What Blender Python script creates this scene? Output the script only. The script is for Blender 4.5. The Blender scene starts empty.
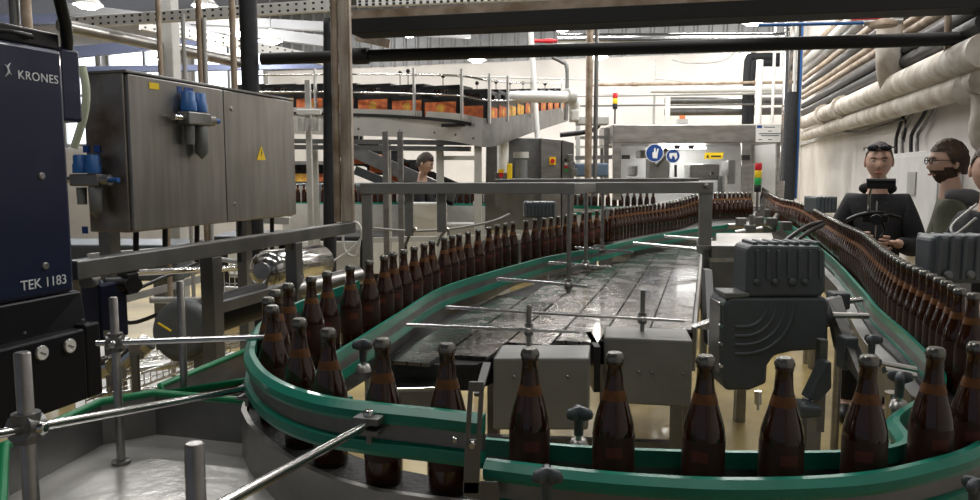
import bpy, math, random
from mathutils import Vector, Matrix
from math import sin, cos, pi, radians
random.seed(7)
C = bpy.context.scene.collection
# ------------------------------------------------------------ measuring: photo pixels -> places in the hall
F = 765.0; TH = math.atan(78/765); CAM = Vector((0, 0, 1.6))
AU = -0.2775                                   # the plant's long axis, turned 15.9 degrees right of the view
U = Vector((0.274, 0.9617, 0)); V = Vector((0.9617, -0.274, 0)); UP = Vector((0, 0, 1))
def ray(px, py):
    return Vector((0, cos(TH), -sin(TH))) + Vector(((px-490)/F, 0, 0)) - (py-250)/F*Vector((0, sin(TH), cos(TH)))
def A(px, py, Y):
    r = ray(px, py); return CAM + r*(Y/r.y)
def Z(px, py, z):
    r = ray(px, py); return CAM + r*((z-1.6)/r.z)
def PL(px, py, n, c):
    r = ray(px, py); return CAM + r*((c-n.dot(CAM))/n.dot(r))
def PV(px, py, v): return PL(px, py, V, v)
def PU(px, py, u): return PL(px, py, U, u)
def W(u, v, z): return U*u + V*v + UP*z
def UV(p): return (U.dot(p), V.dot(p))

# ------------------------------------------------------------ materials
MATS = {}
def mat(name, col, rough=.5, metal=0, noise=0, nscale=8, bump=0, bscale=60, emit=None, estr=0, trans=0, coat=0, col2=None, stretch=None, ior=1.45, spec=.5, alpha=1):
    m = bpy.data.materials.new(name); m.use_nodes = True
    nt = m.node_tree; b = nt.nodes['Principled BSDF']
    b.inputs['Base Color'].default_value = (*col, 1); b.inputs['Roughness'].default_value = rough
    b.inputs['Metallic'].default_value = metal; b.inputs['Transmission Weight'].default_value = trans
    b.inputs['Coat Weight'].default_value = coat; b.inputs['IOR'].default_value = ior
    b.inputs['Specular IOR Level'].default_value = spec; b.inputs['Alpha'].default_value = alpha
    if emit:
        b.inputs['Emission Color'].default_value = (*emit, 1); b.inputs['Emission Strength'].default_value = estr
    if noise or bump or col2:
        tc = nt.nodes.new('ShaderNodeTexCoord'); mp = nt.nodes.new('ShaderNodeMapping')
        nt.links.new(tc.outputs['Object'], mp.inputs[0])
        if stretch: mp.inputs['Scale'].default_value = stretch
        if noise or col2:
            n = nt.nodes.new('ShaderNodeTexNoise'); n.inputs['Scale'].default_value = nscale; n.inputs['Detail'].default_value = 6
            nt.links.new(mp.outputs[0], n.inputs['Vector'])
            r = nt.nodes.new('ShaderNodeValToRGB')
            c2 = col2 or tuple(c*(1-noise) for c in col)
            r.color_ramp.elements[0].position = .35; r.color_ramp.elements[1].position = .65
            r.color_ramp.elements[0].color = (*c2, 1); r.color_ramp.elements[1].color = (*col, 1)
            nt.links.new(n.outputs['Fac'], r.inputs[0]); nt.links.new(r.outputs[0], b.inputs['Base Color'])
        if bump:
            n2 = nt.nodes.new('ShaderNodeTexNoise'); n2.inputs['Scale'].default_value = bscale
            nt.links.new(mp.outputs[0], n2.inputs['Vector'])
            bp = nt.nodes.new('ShaderNodeBump'); bp.inputs['Strength'].default_value = bump; bp.inputs['Distance'].default_value = .01
            nt.links.new(n2.outputs['Fac'], bp.inputs['Height']); nt.links.new(bp.outputs[0], b.inputs['Normal'])
    MATS[name] = m; return m
STEEL = mat('brushed_steel', (.40, .39, .375), .34, .9, noise=.3, nscale=5, stretch=(1, 1, 3))
STEELD = mat('dull_steel', (.25, .25, .245), .42, .85, noise=.3, nscale=6)
STEELV = mat('cabinet_steel', (.34, .33, .31), .36, .9, noise=.22, nscale=4, stretch=(6, 6, .6))
STEELR = mat('grimy_steel', (.30, .29, .27), .4, .85, col2=(.15, .11, .08), nscale=6)
CHROME = mat('polished_steel', (.62, .62, .61), .16, 1)
PLATE = mat('wet_steel_plate', (.56, .55, .53), .3, .45, col2=(.38, .37, .355), nscale=5, bump=.15, bscale=25)
PAINTG = mat('grey_painted_steel', (.25, .25, .24), .42, .3, noise=.15, nscale=7)
LGREY = mat('light_grey_paint', (.5, .5, .48), .45, .1, noise=.15)
WHITEP = mat('white_paint', (.75, .75, .73), .5, 0, noise=.1)
WALLW = mat('white_plaster', (.80, .77, .74), .8, 0, noise=.12, nscale=2, bump=.1, bscale=12)
INSUL = mat('pipe_insulation', (.74, .70, .64), .6, 0, col2=(.45, .39, .32), nscale=7, bump=.5, bscale=14)
BROWNP = mat('rusty_pipe', (.44, .36, .28), .55, .2, col2=(.24, .17, .11), nscale=9)
COLUMN = mat('weathered_column', (.52, .46, .38), .55, .2, col2=(.27, .21, .16), nscale=7, stretch=(2, 2, .5))
DARKP = mat('dark_pipe', (.05, .05, .052), .5, .2, noise=.3)
FOAM = mat('black_pipe_foam', (.018, .020, .024), .75, 0, noise=.3, nscale=20)
BLACK = mat('black_plastic', (.012, .012, .013), .45)
BEAMB = mat('black_beam', (.010, .010, .010), .6)
NAVY = mat('navy_enamel', (.012, .017, .05), .3, .1, coat=.2)
NAVYB = mat('black_enamel', (.006, .006, .010), .38)
MOTOR = mat('motor_grey', (.085, .100, .110), .42, .1, noise=.15, nscale=9)
MOTORL = mat('motor_grey_light', (.19, .20, .20), .45, .2, noise=.2, nscale=12)
GREEN = mat('green_guide_plastic', (.008, .22, .15), .32, 0, coat=.15, noise=.15, nscale=10)
GREEND = mat('green_edge_plastic', (.004, .20, .07), .38)
CHAIN = mat('black_chain_belt', (.008, .008, .008), .6, 0, bump=.4, bscale=90)
FLOORM = mat('ochre_floor', (.47, .37, .15), .3, 0, col2=(.27, .20, .08), nscale=1.7, coat=.15)
GLASSB = mat('brown_bottle_glass', (.050, .013, .003), .06, 0, trans=.5, coat=.5, ior=1.5)
CAPM = mat('crown_cap', (.22, .22, .20), .25, .8)
CAPB = mat('crown_cap_black', (.03, .03, .03), .25, .6)
COLLAR = mat('gold_orange_collar', (.17, .068, .018), .4, .2, noise=.4, nscale=60)
BLABEL = mat('bottle_body_label', (.022, .009, .007), .45, 0, col2=(.05, .017, .010), nscale=14)
ORANGE = mat('orange_print', (.75, .22, .06), .6, 0, col2=(.45, .10, .04), nscale=18)
YELLOWP = mat('yellow_print', (.80, .50, .08), .6, 0, col2=(.55, .25, .05), nscale=18)
BLUE = mat('blue_plastic', (.02, .10, .30), .4)
BLUES = mat('blue_sign', (.01, .05, .22), .4)
YEL = mat('yellow_plastic', (.85, .60, .02), .4)
RED = mat('red_plastic', (.6, .02, .03), .35)
GRNL = mat('green_lamp', (.02, .35, .08), .35)
TXT = mat('white_print', (.75, .77, .8), .5)
DIAL = mat('dial_face', (.8, .8, .77), .4)
CLEAR = mat('clear_guard', (.95, .97, 1.0), .05, 0, trans=1, ior=1.02)
REDB = mat('dark_red_paint', (.10, .02, .02), .5)
SKIN = mat('skin', (.66, .42, .32), .5, noise=.1)
HAIRD = mat('dark_hair', (.025, .016, .012), .6, bump=.8, bscale=120)
HAIRB = mat('brown_hair', (.10, .055, .03), .6, bump=.9, bscale=90, col2=(.04, .022, .014))
CLOTHB = mat('black_cloth', (.010, .010, .012), .8, bump=.3, bscale=40)
CLOTHO = mat('olive_cloth', (.13, .135, .095), .85, noise=.25, nscale=9, bump=.4, bscale=30)
CLOTHG = mat('grey_cloth', (.12, .12, .125), .85)
JEANS = mat('blue_jeans', (.03, .045, .08), .8)
EYEW = mat('eye_white', (.7, .68, .65), .3)
LIPS = mat('lips', (.38, .14, .11), .5)
CLAD = mat('corrugated_sheet', (.30, .31, .32), .45, .4, noise=.15)
CEIL = mat('ceiling_dark', (.10, .10, .11), .8)
LAMPE = mat('lamp_glow', (1, 1, 1), .5, emit=(1, .97, .92), estr=30)
WINE = mat('bright_window', (1, 1, 1), .5, emit=(.80, .88, 1), estr=3.2)

def mesh_belt():
    m = bpy.data.materials.new('steel_mesh_belt'); m.use_nodes = True; nt = m.node_tree; b = nt.nodes['Principled BSDF']
    b.inputs['Metallic'].default_value = .9; b.inputs['Coat Weight'].default_value = .7; b.inputs['Coat Roughness'].default_value = .12
    tc = nt.nodes.new('ShaderNodeTexCoord'); mp = nt.nodes.new('ShaderNodeMapping'); mp.inputs['Rotation'].default_value = (0, 0, -AU)
    nt.links.new(tc.outputs['Object'], mp.inputs[0])
    br = nt.nodes.new('ShaderNodeTexBrick'); br.inputs['Scale'].default_value = 1; br.inputs['Brick Width'].default_value = .048
    br.inputs['Row Height'].default_value = .024; br.inputs['Mortar Size'].default_value = .0028; br.inputs['Mortar Smooth'].default_value = .3
    br.inputs['Color1'].default_value = (.24, .23, .22, 1); br.inputs['Color2'].default_value = (.13, .125, .12, 1); br.inputs['Mortar'].default_value = (.03, .03, .03, 1)
    nt.links.new(mp.outputs[0], br.inputs['Vector']); nt.links.new(br.outputs['Color'], b.inputs['Base Color'])
    n = nt.nodes.new('ShaderNodeTexNoise'); n.inputs['Scale'].default_value = 7; n.inputs['Detail'].default_value = 5
    nt.links.new(mp.outputs[0], n.inputs['Vector'])
    r = nt.nodes.new('ShaderNodeMapRange'); r.inputs[1].default_value = .35; r.inputs[2].default_value = .65; r.inputs[3].default_value = .07; r.inputs[4].default_value = .38
    nt.links.new(n.outputs['Fac'], r.inputs[0]); nt.links.new(r.outputs[0], b.inputs['Roughness'])
    mx = nt.nodes.new('ShaderNodeMath'); mx.operation = 'MULTIPLY_ADD'; mx.inputs[1].default_value = -1.2
    n3 = nt.nodes.new('ShaderNodeTexNoise'); n3.inputs['Scale'].default_value = 45
    nt.links.new(mp.outputs[0], n3.inputs['Vector'])
    nt.links.new(br.outputs['Fac'], mx.inputs[0]); nt.links.new(n3.outputs['Fac'], mx.inputs[2])
    bp = nt.nodes.new('ShaderNodeBump'); bp.inputs['Strength'].default_value = .8; bp.inputs['Distance'].default_value = .004
    nt.links.new(mx.outputs[0], bp.inputs['Height']); nt.links.new(bp.outputs[0], b.inputs['Normal'])
    return m
MESHB = mesh_belt()

# ------------------------------------------------------------ mesh building
def frame_of(d):
    d = d.normalized(); a = Vector((0, 0, 1)) if abs(d.z) < .95 else Vector((1, 0, 0))
    x = d.cross(a).normalized(); return x, d.cross(x).normalized()
def smooth_path(pts, n=6, closed=False):
    P = [Vector(p) for p in pts]; out = []
    for i in range(len(P)-1):
        p0 = P[max(i-1, 0)]; p1 = P[i]; p2 = P[i+1]; p3 = P[min(i+2, len(P)-1)]
        for k in range(n):
            t = k/n
            out.append(.5*((2*p1)+(p2-p0)*t+(2*p0-5*p1+4*p2-p3)*t*t+(3*p1-p0-3*p2+p3)*t**3))
    out.append(P[-1]); return out
class MB:
    def __init__(s): s.v = []; s.f = []; s.sm = []; s.mi = []; s.cur = 0
    def add(s, vs, fs, smooth=False):
        o = len(s.v); s.v += [Vector(v) for v in vs]
        for f in fs: s.f.append([i+o for i in f]); s.sm.append(smooth); s.mi.append(s.cur)
        return s
    def hexa(s, p):                             # 4 bottom then 4 top
        return s.add(p, [(3, 2, 1, 0), (4, 5, 6, 7), (0, 1, 5, 4), (1, 2, 6, 5), (2, 3, 7, 6), (3, 0, 4, 7)])
    def box(s, c, size, rz=0, M=None):
        x, y, z = [k/2 for k in size]; R = Matrix.Rotation(rz, 3, 'Z'); c = Vector(c)
        p = [(-x, -y, -z), (x, -y, -z), (x, y, -z), (-x, y, -z), (-x, -y, z), (x, -y, z), (x, y, z), (-x, y, z)]
        p = [R @ Vector(q) for q in p]
        if M is not None: p = [M @ q for q in p]
        return s.hexa([c+q for q in p])
    def uvbox(s, u0, u1, v0, v1, z0, z1):
        return s.hexa([W(u0, v0, z0), W(u0, v1, z0), W(u1, v1, z0), W(u1, v0, z0), W(u0, v0, z1), W(u0, v1, z1), W(u1, v1, z1), W(u1, v0, z1)])
    def bar(s, a, b, w, h, up=UP):
        a = Vector(a); b = Vector(b); d = (b-a).normalized()
        x = d.cross(up)
        if x.length < 1e-4: x = d.cross(V)
        x.normalize(); y = x.cross(d); x = x*w/2; y = y*h/2
        return s.hexa([a-x-y, a+x-y, b+x-y, b-x-y, a-x+y, a+x+y, b+x+y, b-x+y])
    def tube(s, pts, r, seg=10, cap=True):
        P = [Vector(p) for p in pts]; n = len(P); rr = r if isinstance(r, (list, tuple)) else [r]*n
        vs = []; px = None
        for i, p in enumerate(P):
            d = (P[min(i+1, n-1)]-P[max(i-1, 0)])
            if d.length < 1e-9: d = Vector((0, 0, 1))
            d.normalize()
            if px is None: px, _ = frame_of(d)
            px = (px-d*px.dot(d)); px = px.normalized() if px.length > 1e-5 else frame_of(d)[0]
            y = d.cross(px)
            for k in range(seg):
                a = 2*pi*k/seg; vs.append(p+(px*cos(a)+y*sin(a))*rr[i])
        fs = [(i*seg+k, i*seg+(k+1) % seg, (i+1)*seg+(k+1) % seg, (i+1)*seg+k) for i in range(n-1) for k in range(seg)]
        s.add(vs, fs, True)
        if cap:
            s.add(vs[:seg], [list(range(seg))[::-1]]); s.add(vs[-seg:], [list(range(seg))])
        return s
    def cyl(s, a, b, r, r2=None, seg=14):
        return s.tube([a, b], [r, r if r2 is None else r2], seg)
    def lathe(s, prof, c=(0, 0, 0), seg=16, M=None, caps=True):
        c = Vector(c); vs = []
        for r, z in prof:
            for k in range(seg):
                a = 2*pi*k/seg; q = Vector((r*cos(a), r*sin(a), z)); vs.append(c+(M @ q if M is not None else q))
        n = len(prof)
        s.add(vs, [(i*seg+k, i*seg+(k+1) % seg, (i+1)*seg+(k+1) % seg, (i+1)*seg+k) for i in range(n-1) for k in range(seg)], True)
        if caps:
            s.add(vs[:seg], [list(range(seg))[::-1]]); s.add(vs[-seg:], [list(range(seg))])
        return s
    def ball(s, c, r, seg=14, rings=8, M=None):
        r = Vector(r) if not isinstance(r, (int, float)) else Vector((r, r, r)); c = Vector(c); vs = []
        for i in range(rings+1):
            t = pi*i/rings
            for k in range(seg):
                a = 2*pi*k/seg; q = Vector((r.x*sin(t)*cos(a), r.y*sin(t)*sin(a), -r.z*cos(t))); vs.append(c+(M @ q if M is not None else q))
        return s.add(vs, [(i*seg+k, i*seg+(k+1) % seg, (i+1)*seg+(k+1) % seg, (i+1)*seg+k) for i in range(rings) for k in range(seg)], True)
    def prism(s, poly, d):                       # polygon of world points pushed along vector d
        P = [Vector(p) for p in poly]; n = len(P); d = Vector(d)
        s.add(P+[p+d for p in P], [list(range(n))[::-1], list(range(n, 2*n))]+[(i, (i+1) % n, n+(i+1) % n, n+i) for i in range(n)])
        return s
    def sweep(s, path, prof, smooth=False):      # prof: (side, height) closed, swept along a near-level path
        P = [Vector(p) for p in path]; n = len(P); m = len(prof); vs = []
        for i, p in enumerate(P):
            d = P[min(i+1, n-1)]-P[max(i-1, 0)]; d.z = 0; d.normalize(); nn = Vector((-d.y, d.x, 0))
            vs += [p+nn*a+UP*b for a, b in prof]
        fs = [(i*m+k, i*m+(k+1) % m, (i+1)*m+(k+1) % m, (i+1)*m+k) for i in range(n-1) for k in range(m)]
        s.add(vs, fs, smooth); s.add(vs[:m], [list(range(m))]); s.add(vs[-m:], [list(range(m))[::-1]])
        return s
    def build(s, name, m, root=None, bevel=0, world=True, label=None, bseg=2):
        me = bpy.data.meshes.new(name); off = Vector((0, 0, 0))
        if root is not None and world:
            r = root
            while r is not None: off += r.location; r = r.parent
        me.from_pydata([v-off for v in s.v], [], s.f); me.update()
        me.polygons.foreach_set('use_smooth', s.sm)
        ms = m if isinstance(m, (list, tuple)) else [m]
        for q in ms: me.materials.append(q)
        if len(ms) > 1: me.polygons.foreach_set('material_index', s.mi)
        import bmesh
        bm = bmesh.new(); bm.from_mesh(me); bmesh.ops.recalc_face_normals(bm, faces=bm.faces); bm.to_mesh(me); bm.free()
        o = bpy.data.objects.new(name, me); C.objects.link(o)
        if root is not None: o.parent = root
        if bevel:
            b = o.modifiers.new('bevel', 'BEVEL'); b.width = bevel; b.segments = bseg; b.limit_method = 'ANGLE'; b.angle_limit = radians(40)
        if label: o['label'] = label
        return o
def thing(name, label, cat, loc, group=None, rz=0):
    o = bpy.data.objects.new(name, None); C.objects.link(o); o.location = Vector(loc); o.rotation_euler = (0, 0, rz)
    o.empty_display_size = .05; tag(o, label, cat, group); return o
def tag(o, label, cat, group=None, kind=None):
    o['label'] = label; o['category'] = cat
    if group: o['group'] = group
    if kind: o['kind'] = kind
    return o
def struct(name, mb, m, bevel=0, parent=None):
    o = mb.build(name, m, parent, bevel)
    if parent is None: o['kind'] = 'structure'
    return o
def dup(root, loc, rz=0, label=None, group=None):
    r = root.copy(); C.objects.link(r); r.location = Vector(loc); r.rotation_euler = (0, 0, rz)
    if label: r['label'] = label
    if group: r['group'] = group
    for ch in list(root.children):
        c = ch.copy(); C.objects.link(c); c.parent = r
        for g in list(ch.children):
            e = g.copy(); C.objects.link(e); e.parent = c
    return r
def text(name, s, size, origin, right, up, m, root, ext=.0008, align='LEFT', space=1.0, label=None):
    cu = bpy.data.curves.new(name, 'FONT'); cu.body = s; cu.size = size; cu.extrude = ext; cu.align_x = align; cu.space_character = space
    t = bpy.data.objects.new(name, cu); C.objects.link(t)
    bpy.context.view_layer.update()
    me = bpy.data.meshes.new_from_object(t.evaluated_get(bpy.context.evaluated_depsgraph_get()))
    bpy.data.objects.remove(t); bpy.data.curves.remove(cu)
    right = Vector(right).normalized(); up = Vector(up).normalized(); nn = right.cross(up)
    mb = MB(); mb.add([Vector(origin)+right*v.co.x+up*v.co.y+nn*v.co.z for v in me.vertices], [list(p.vertices) for p in me.polygons])
    bpy.data.meshes.remove(me)
    return mb.build(name, m, root, label=label)
# ============================================================ THE HALL
m = MB(); m.uvbox(-6, 19, -16, 2.2, -.1, 0); struct('floor', m, FLOORM)
m = MB(); m.uvbox(-6, 19, -16, 2.2, 4.9, 5.0); struct('ceiling', m, CEIL)
CW = 1.525; CB = 14.3                             # right wall plane (V) and back wall plane (U)
m = MB(); m.uvbox(-6, CB, CW, CW+.25, 0, 4.9); struct('wall_right', m, WALLW)
m = MB(); m.uvbox(CB, CB+.25, -15.6, CW, 0, 4.9); struct('wall_back', m, WALLW)
m = MB(); m.uvbox(-6, CB, -15.85, -15.6, 0, 4.9); struct('wall_left', m, WALLW)
# corrugated sheet over the top of the back wall
m = MB(); v = -9.0; pts = []
while v < CW-.3:
    pts += [(CB-.02, v), (CB-.02, v+.16), (CB-.06, v+.19), (CB-.06, v+.22)]; v += .25
vs = []
for u_, v_ in pts: vs += [W(u_, v_, 3.68), W(u_, v_, 4.85)]
m.add(vs, [(2*i, 2*i+2, 2*i+3, 2*i+1) for i in range(len(pts)-1)]); struct('trim_1', m, CLAD)
m = MB(); m.uvbox(1, CB, CW-.045, CW, 2.05, 2.13); struct('trim_2', m, LGREY)
# bright windows high in the left part of the back wall
for i, (v0, v1) in enumerate([(-15.0, -13.1), (-12.8, -10.9), (-10.6, -8.9)]):
    m = MB(); m.uvbox(CB-.03, CB-.01, v0, v1, 2.2, 4.35); w = struct('window_%d' % (i+1), m, WINE)
    m = MB()
    for a, b in ((v0-.05, v0+.03), (v1-.03, v1+.05), ((v0+v1)/2-.03, (v0+v1)/2+.03)): m.uvbox(CB-.1, CB-.03, a, b, 2.15, 4.4)
    for z in (2.2, 3.3, 4.35): m.uvbox(CB-.1, CB-.03, v0, v1, z-.03, z+.03)
    struct('window_frame', m, LGREY, parent=w)

# ============================================================ BOTTLES
BZ = 1.05; H = .26
PROF = [(.030, 0), (.0335, .006), (.034, .02), (.034, .130), (.0325, .142), (.0285, .158), (.0225, .178), (.0175, .195), (.0150, .208), (.0138, .222), (.0132, .238), (.0145, .240), (.0145, .246), (.0130, .248), (.0130, .254)]
CAPP = [(.0148, .246), (.0152, .250), (.0140, .256), (.0110, .2595), (.0, .260)]
def bottle_proto(seg=20):
    t = thing('beer_bottle', 'x', 'bottle', (0, 0, -5))
    MB().lathe(PROF, seg=seg).build('bottle_glass', GLASSB, t, world=False)
    m = MB()                                        # crown cap with a fluted skirt
    vs = []; n = 42
    for j, (r, z) in enumerate(CAPP[:-1]):
        for k in range(n):
            a = 2*pi*k/n; q = r*(1.06 if (k % 2 == 0 and j < 2) else 1.0); vs.append((q*cos(a), q*sin(a), z))
    m.add(vs, [(i*n+k, i*n+(k+1) % n, (i+1)*n+(k+1) % n, (i+1)*n+k) for i in range(3) for k in range(n)], True)
    m.add(vs[3*n:], [list(range(n))]); m.build('cap', CAPM, t, world=False)
    MB().lathe([(.0215, .183), (.0194, .191), (.0178, .197), (.0171, .200)], seg=seg, caps=False).build('neck_label', COLLAR, t, world=False)
    lb = MB().lathe([(.0343, .045), (.0345, .047), (.0345, .124), (.0343, .126)], seg=seg, caps=False).build('body_label', BLABEL, t, world=False)
    m = MB(); vs = []                               # printed patch on the label
    for z in (.094, .112):
        for k in range(7): a = -pi/2+(k-3)*.13; vs.append((.0349*cos(a), .0349*sin(a), z))
    m.add(vs, [(k, k+1, k+8, k+7) for k in range(6)]); m.build('label_print', mat('red_print', (.13, .03, .02), .5), lb, world=False)
    return t
def far_bottle(seg=10):
    m = MB(); m.lathe([PROF[i] for i in (0, 2, 3, 5, 7, 9, 12)], seg=seg)
    m.cur = 1; m.lathe([(.0155, .244), (.0150, .254), (.008, .260)], seg=seg)
    m.cur = 2; m.lathe([(.0222, .182), (.0172, .201)], seg=seg, caps=False)
    o = m.build('beer_bottle', [GLASSB, CAPM, COLLAR]); tag(o, '', 'bottle'); o.location.z = -5
    return o
BOT = bottle_proto(); FBOT = far_bottle()
first = {'n': True, 'f': True}
def bottle(p, label, group, far=False, z=BZ):
    src = FBOT if far else BOT; k = 'f' if far else 'n'
    loc = Vector((p[0], p[1], z)); rz = random.uniform(-.5, .5)
    if first[k]:
        first[k] = False; src.location = loc; src.rotation_euler = (0, 0, rz); src['label'] = label
        if group: src['group'] = group
        return src
    return dup(src, loc, rz, label, group)
CAPZ = 1.31
# --- front row, one by one
frow = [((299, 318), 'beer bottle just round the left bend, first of the front row'),
        ((328, 328), 'beer bottle with pale cap, second round the left bend, left of the small black knob'),
        ((382, 338), 'beer bottle with gold-rimmed cap beside the small black knob clamp'),
        ((447, 343), 'beer bottle left of the slotted grey bracket, front of the mesh table'),
        ((530, 348), 'front beer bottle standing before the left grey end box of the table'),
        ((615, 352), 'front beer bottle between the two grey end boxes of the table'),
        ((706, 355), 'front beer bottle between right grey end box and the big gear motor'),
        ((785, 357), 'front beer bottle directly below the big grey gear motor'),
        ((869, 355), 'front beer bottle right of the gear motor, overlapping its black clamps'),
        ((936, 347), 'front beer bottle before the lower end of the right green rail'),
        ((977, 342), 'front beer bottle cut off by the right edge of the picture')]
FR = [Z(*p, CAPZ) for p, _ in frow]
for q, (_, lb) in zip(FR, frow): bottle(q, lb, 'single file of bottles at the front')
BEND = [Z(*p, CAPZ) for p in ((272, 305), (268, 297), (275, 289.5), (288, 283))]
bl = ['beer bottle at the outermost left of the bend, nearest the green rail', 'beer bottle tucked second at the left bend, mostly hidden',
      'beer bottle third back at the left bend, cap before the steel tank pipe', 'beer bottle fourth back at the left bend, below the steel tank']
for q, lb in zip(BEND, bl): bottle(q, lb, 'bottles crowding the left bend')
LL = [(311, 276), (327, 271), (350, 265), (369, 260), (384, 255), (393, 252), (403.5, 249.3), (414, 246), (424, 243), (432, 240.6), (444, 236.6), (452, 235), (459, 233.4), (468, 231.5), (478, 229),
      (489, 226.5), (497, 224.5), (505, 223), (513, 221.7), (526, 220), (535, 218.6), (544, 217.6), (551, 216.8), (558, 216), (566, 214.6), (575, 213.4), (583, 212.2), (590, 211.2), (597, 210), (604, 209)]
LLP = [Z(*p, CAPZ) for p in LL]
gl = 'bottles queueing down the left lane'
for i, q in enumerate(LLP):
    if i == 0: lb = 'reddish beer bottle, first of the left lane queue after the bend'
    elif i == 1: lb = 'beer bottle second in the left lane queue, before a steel pipe'
    elif i == 2: lb = 'beer bottle third in the left lane queue with wide orange collar'
    elif i == 3: lb = 'beer bottle fourth in the left lane queue, below a coiled hose'
    else: lb = 'brown beer bottle in the long queue on the left lane behind the mesh table rail'
    bottle(q, lb, gl)
# far end of the left lane, the belt climbs a little
FL = [LLP[-1], A(613, 208, 6.0), A(630, 206, 6.3), A(650, 204, 6.65), A(668, 202, 6.9), A(680, 200, 7.1), A(690, 197, 7.3), A(704, 193, 7.5), A(728, 192.5, 7.7), A(754, 192, 8.0)]
def resample(pts, step, sm=8):
    P = smooth_path(pts, sm); out = [P[0].copy()]; acc = 0
    for a, b in zip(P, P[1:]):
        L = (b-a).length; t = step-acc
        while t <= L: out.append(a.lerp(b, t/L)); t += step
        acc = (acc+L) % step if L else acc
    return out
for k, q in enumerate(resample(FL, .074)[1:]):
    bottle(q, 'small distant beer bottle on the left lane near the inspection machine', 'far bottles of the left lane', True, q.z-H)
    if q.y > 7.0:
        d = Vector((-.02, .085, 0)); bottle(q+d, 'small distant beer bottle in the rear row near the inspection machine', 'rear row by the inspection machine', True, q.z-H)
# right lane
RL = [A(763, 187.5, 10.0), A(767, 190.5, 9.6), A(772, 194, 9.1), A(782, 198.5, 8.3), A(796, 201, 7.6), A(807, 205, 6.7), A(823, 213, 5.41), A(839, 221, 4.53), Z(852, 227, CAPZ), Z(865, 233, CAPZ), Z(874, 240, CAPZ), Z(884, 248, CAPZ), Z(896, 256, CAPZ), Z(904, 261, CAPZ), Z(922, 269, CAPZ), Z(938, 276, CAPZ), Z(952, 283, CAPZ), Z(964, 289.5, CAPZ), Vector((1.17, 1.76, CAPZ))]
rl = resample(RL, .0735)
for q in rl:
    far = q.y > 4.2
    bottle(q, 'distant beer bottle packed on the right lane towards the far tower light' if far else ('beer bottle packed in the near half of the right lane' if q.y > 2.2 else 'near beer bottle in the right lane before the grey ribbed motor'),
           'far half of right lane bottles' if far else ('bottles packed on the right lane' if q.y > 2.2 else 'nearest bottles of the right lane'), far, q.z-H)
# lane far behind, under the crates
BLN = [A(285, 183.5, 10.6), A(400, 184, 10.4), A(520, 186, 10.3), A(600, 189, 10.3), A(655, 191, 10.4)]
for q in resample(BLN, .0905): bottle(q, 'tiny dark beer bottle on the rear lane behind its green rail', 'bottles on the rear lane', True, q.z-H)

# ============================================================ BOTTLE CONVEYOR (one loop: belt, frames, rails)
conv = thing('bottle_conveyor', 'long looping bottle conveyor with green guide rails', 'conveyor', (0, 1.3, 0))
RAILP = [(-.006, -.028), (.010, -.028), (.014, -.020), (.014, -.008), (.006, 0), (-.006, 0)]
def rail(pts, ztop, side=1, single=False):
    """green strip over grey bar over green strip; pts give the line of the top edge, side +1 = strips face left of travel"""
    P = [Vector((p[0], p[1], ztop if len(p) < 3 or ztop else p[2])) for p in pts]
    P = smooth_path(P, 6)
    S = lambda pr: [(a*side, b) for a, b in pr]
    r = MB(); r.sweep(P, S([(-.007, -.029), (.013, -.029), (.016, -.022), (.016, -.010), (.004, 0), (-.007, 0)])); o = r.build('guide_rail', GREEN, conv)
    g = MB(); g.sweep(P, S([(-.005, -.060), (.006, -.060), (.006, -.028), (-.005, -.028)])); g.build('rail_backing', STEELD, o)
    if not single:
        l = MB(); l.sweep(P, S([(-.007, -.086), (.010, -.086), (.015, -.078), (.015, -.062), (.006, -.058), (-.007, -.058)])); l.build('lower_strip', GREEN, o)
    return P
ZR = 1.12
innerL = [Z(px, py, ZR) for px, py in ((345, 347), (360, 337), (400, 312), (440, 288), (490, 272), (550, 256), (600, 247), (650, 236), (700, 228), (750, 222))]
bendin = [Vector((-.405, 1.95, ZR)), Vector((-.415, 1.83, ZR)), Vector((-.385, 1.70, ZR)), Vector((-.31, 1.60, ZR)), Vector((-.19, 1.50, ZR)), Vector((-.05, 1.43, ZR))]
innerL0 = [Vector((-.30, 1.60, ZR)), Vector((-.375, 1.68, ZR)), Vector((-.41, 1.80, ZR)), Vector((-.415, 1.98, ZR))]+innerL[1:]
rail(list(reversed(innerL0)), ZR, -1)
ZC = 1.217
outc = [Vector((-.475, 2.7, ZC)), Vector((-.56, 2.35, ZC)), Vector((-.598, 2.1, ZC)), Vector((-.592, 1.9, ZC))]+[Z(px, py, ZC) for px, py in ((246, 348), (249, 361), (260, 374), (283, 387), (320, 398), (370, 405), (430, 411), (484, 417))]
outc = [p+(Vector((0, 1.9, 0))-Vector((p.x, p.y, 0))).normalized()*.012 for p in outc]
rail(outc, ZC, -1)
ZO = 1.148
outr = [Z(px, py, ZO) for px, py in ((486, 459), (560, 468), (640, 475), (740, 479), (850, 475), (920, 463), (980, 443))]+[Vector((1.02, 1.45, ZO)), Vector((1.20, 1.68, ZO)), Vector((1.27, 1.9, ZO))]
rail(outr, ZO, -1)
ZI = 1.134
inr = [Z(px, py, ZI) for px, py in ((486, 438), (600, 447), (730, 451), (850, 450), (905, 440))]+[Vector((.78, 1.43, ZI)), Vector((.92, 1.57, ZI))]
rail(inr, ZI, 1)
innerR = [Vector((1.0, 1.68, ZR))]+[Z(px, py, ZR) for px, py in ((937, 365), (905, 331), (876, 306), (862, 289), (834, 259), (813, 242), (799, 230), (786, 222.5), (770, 218.5))]+[A(764, 208, 8.6)]
rail(innerR[:-1]+[Vector(innerR[-1])], None, -1)
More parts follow.
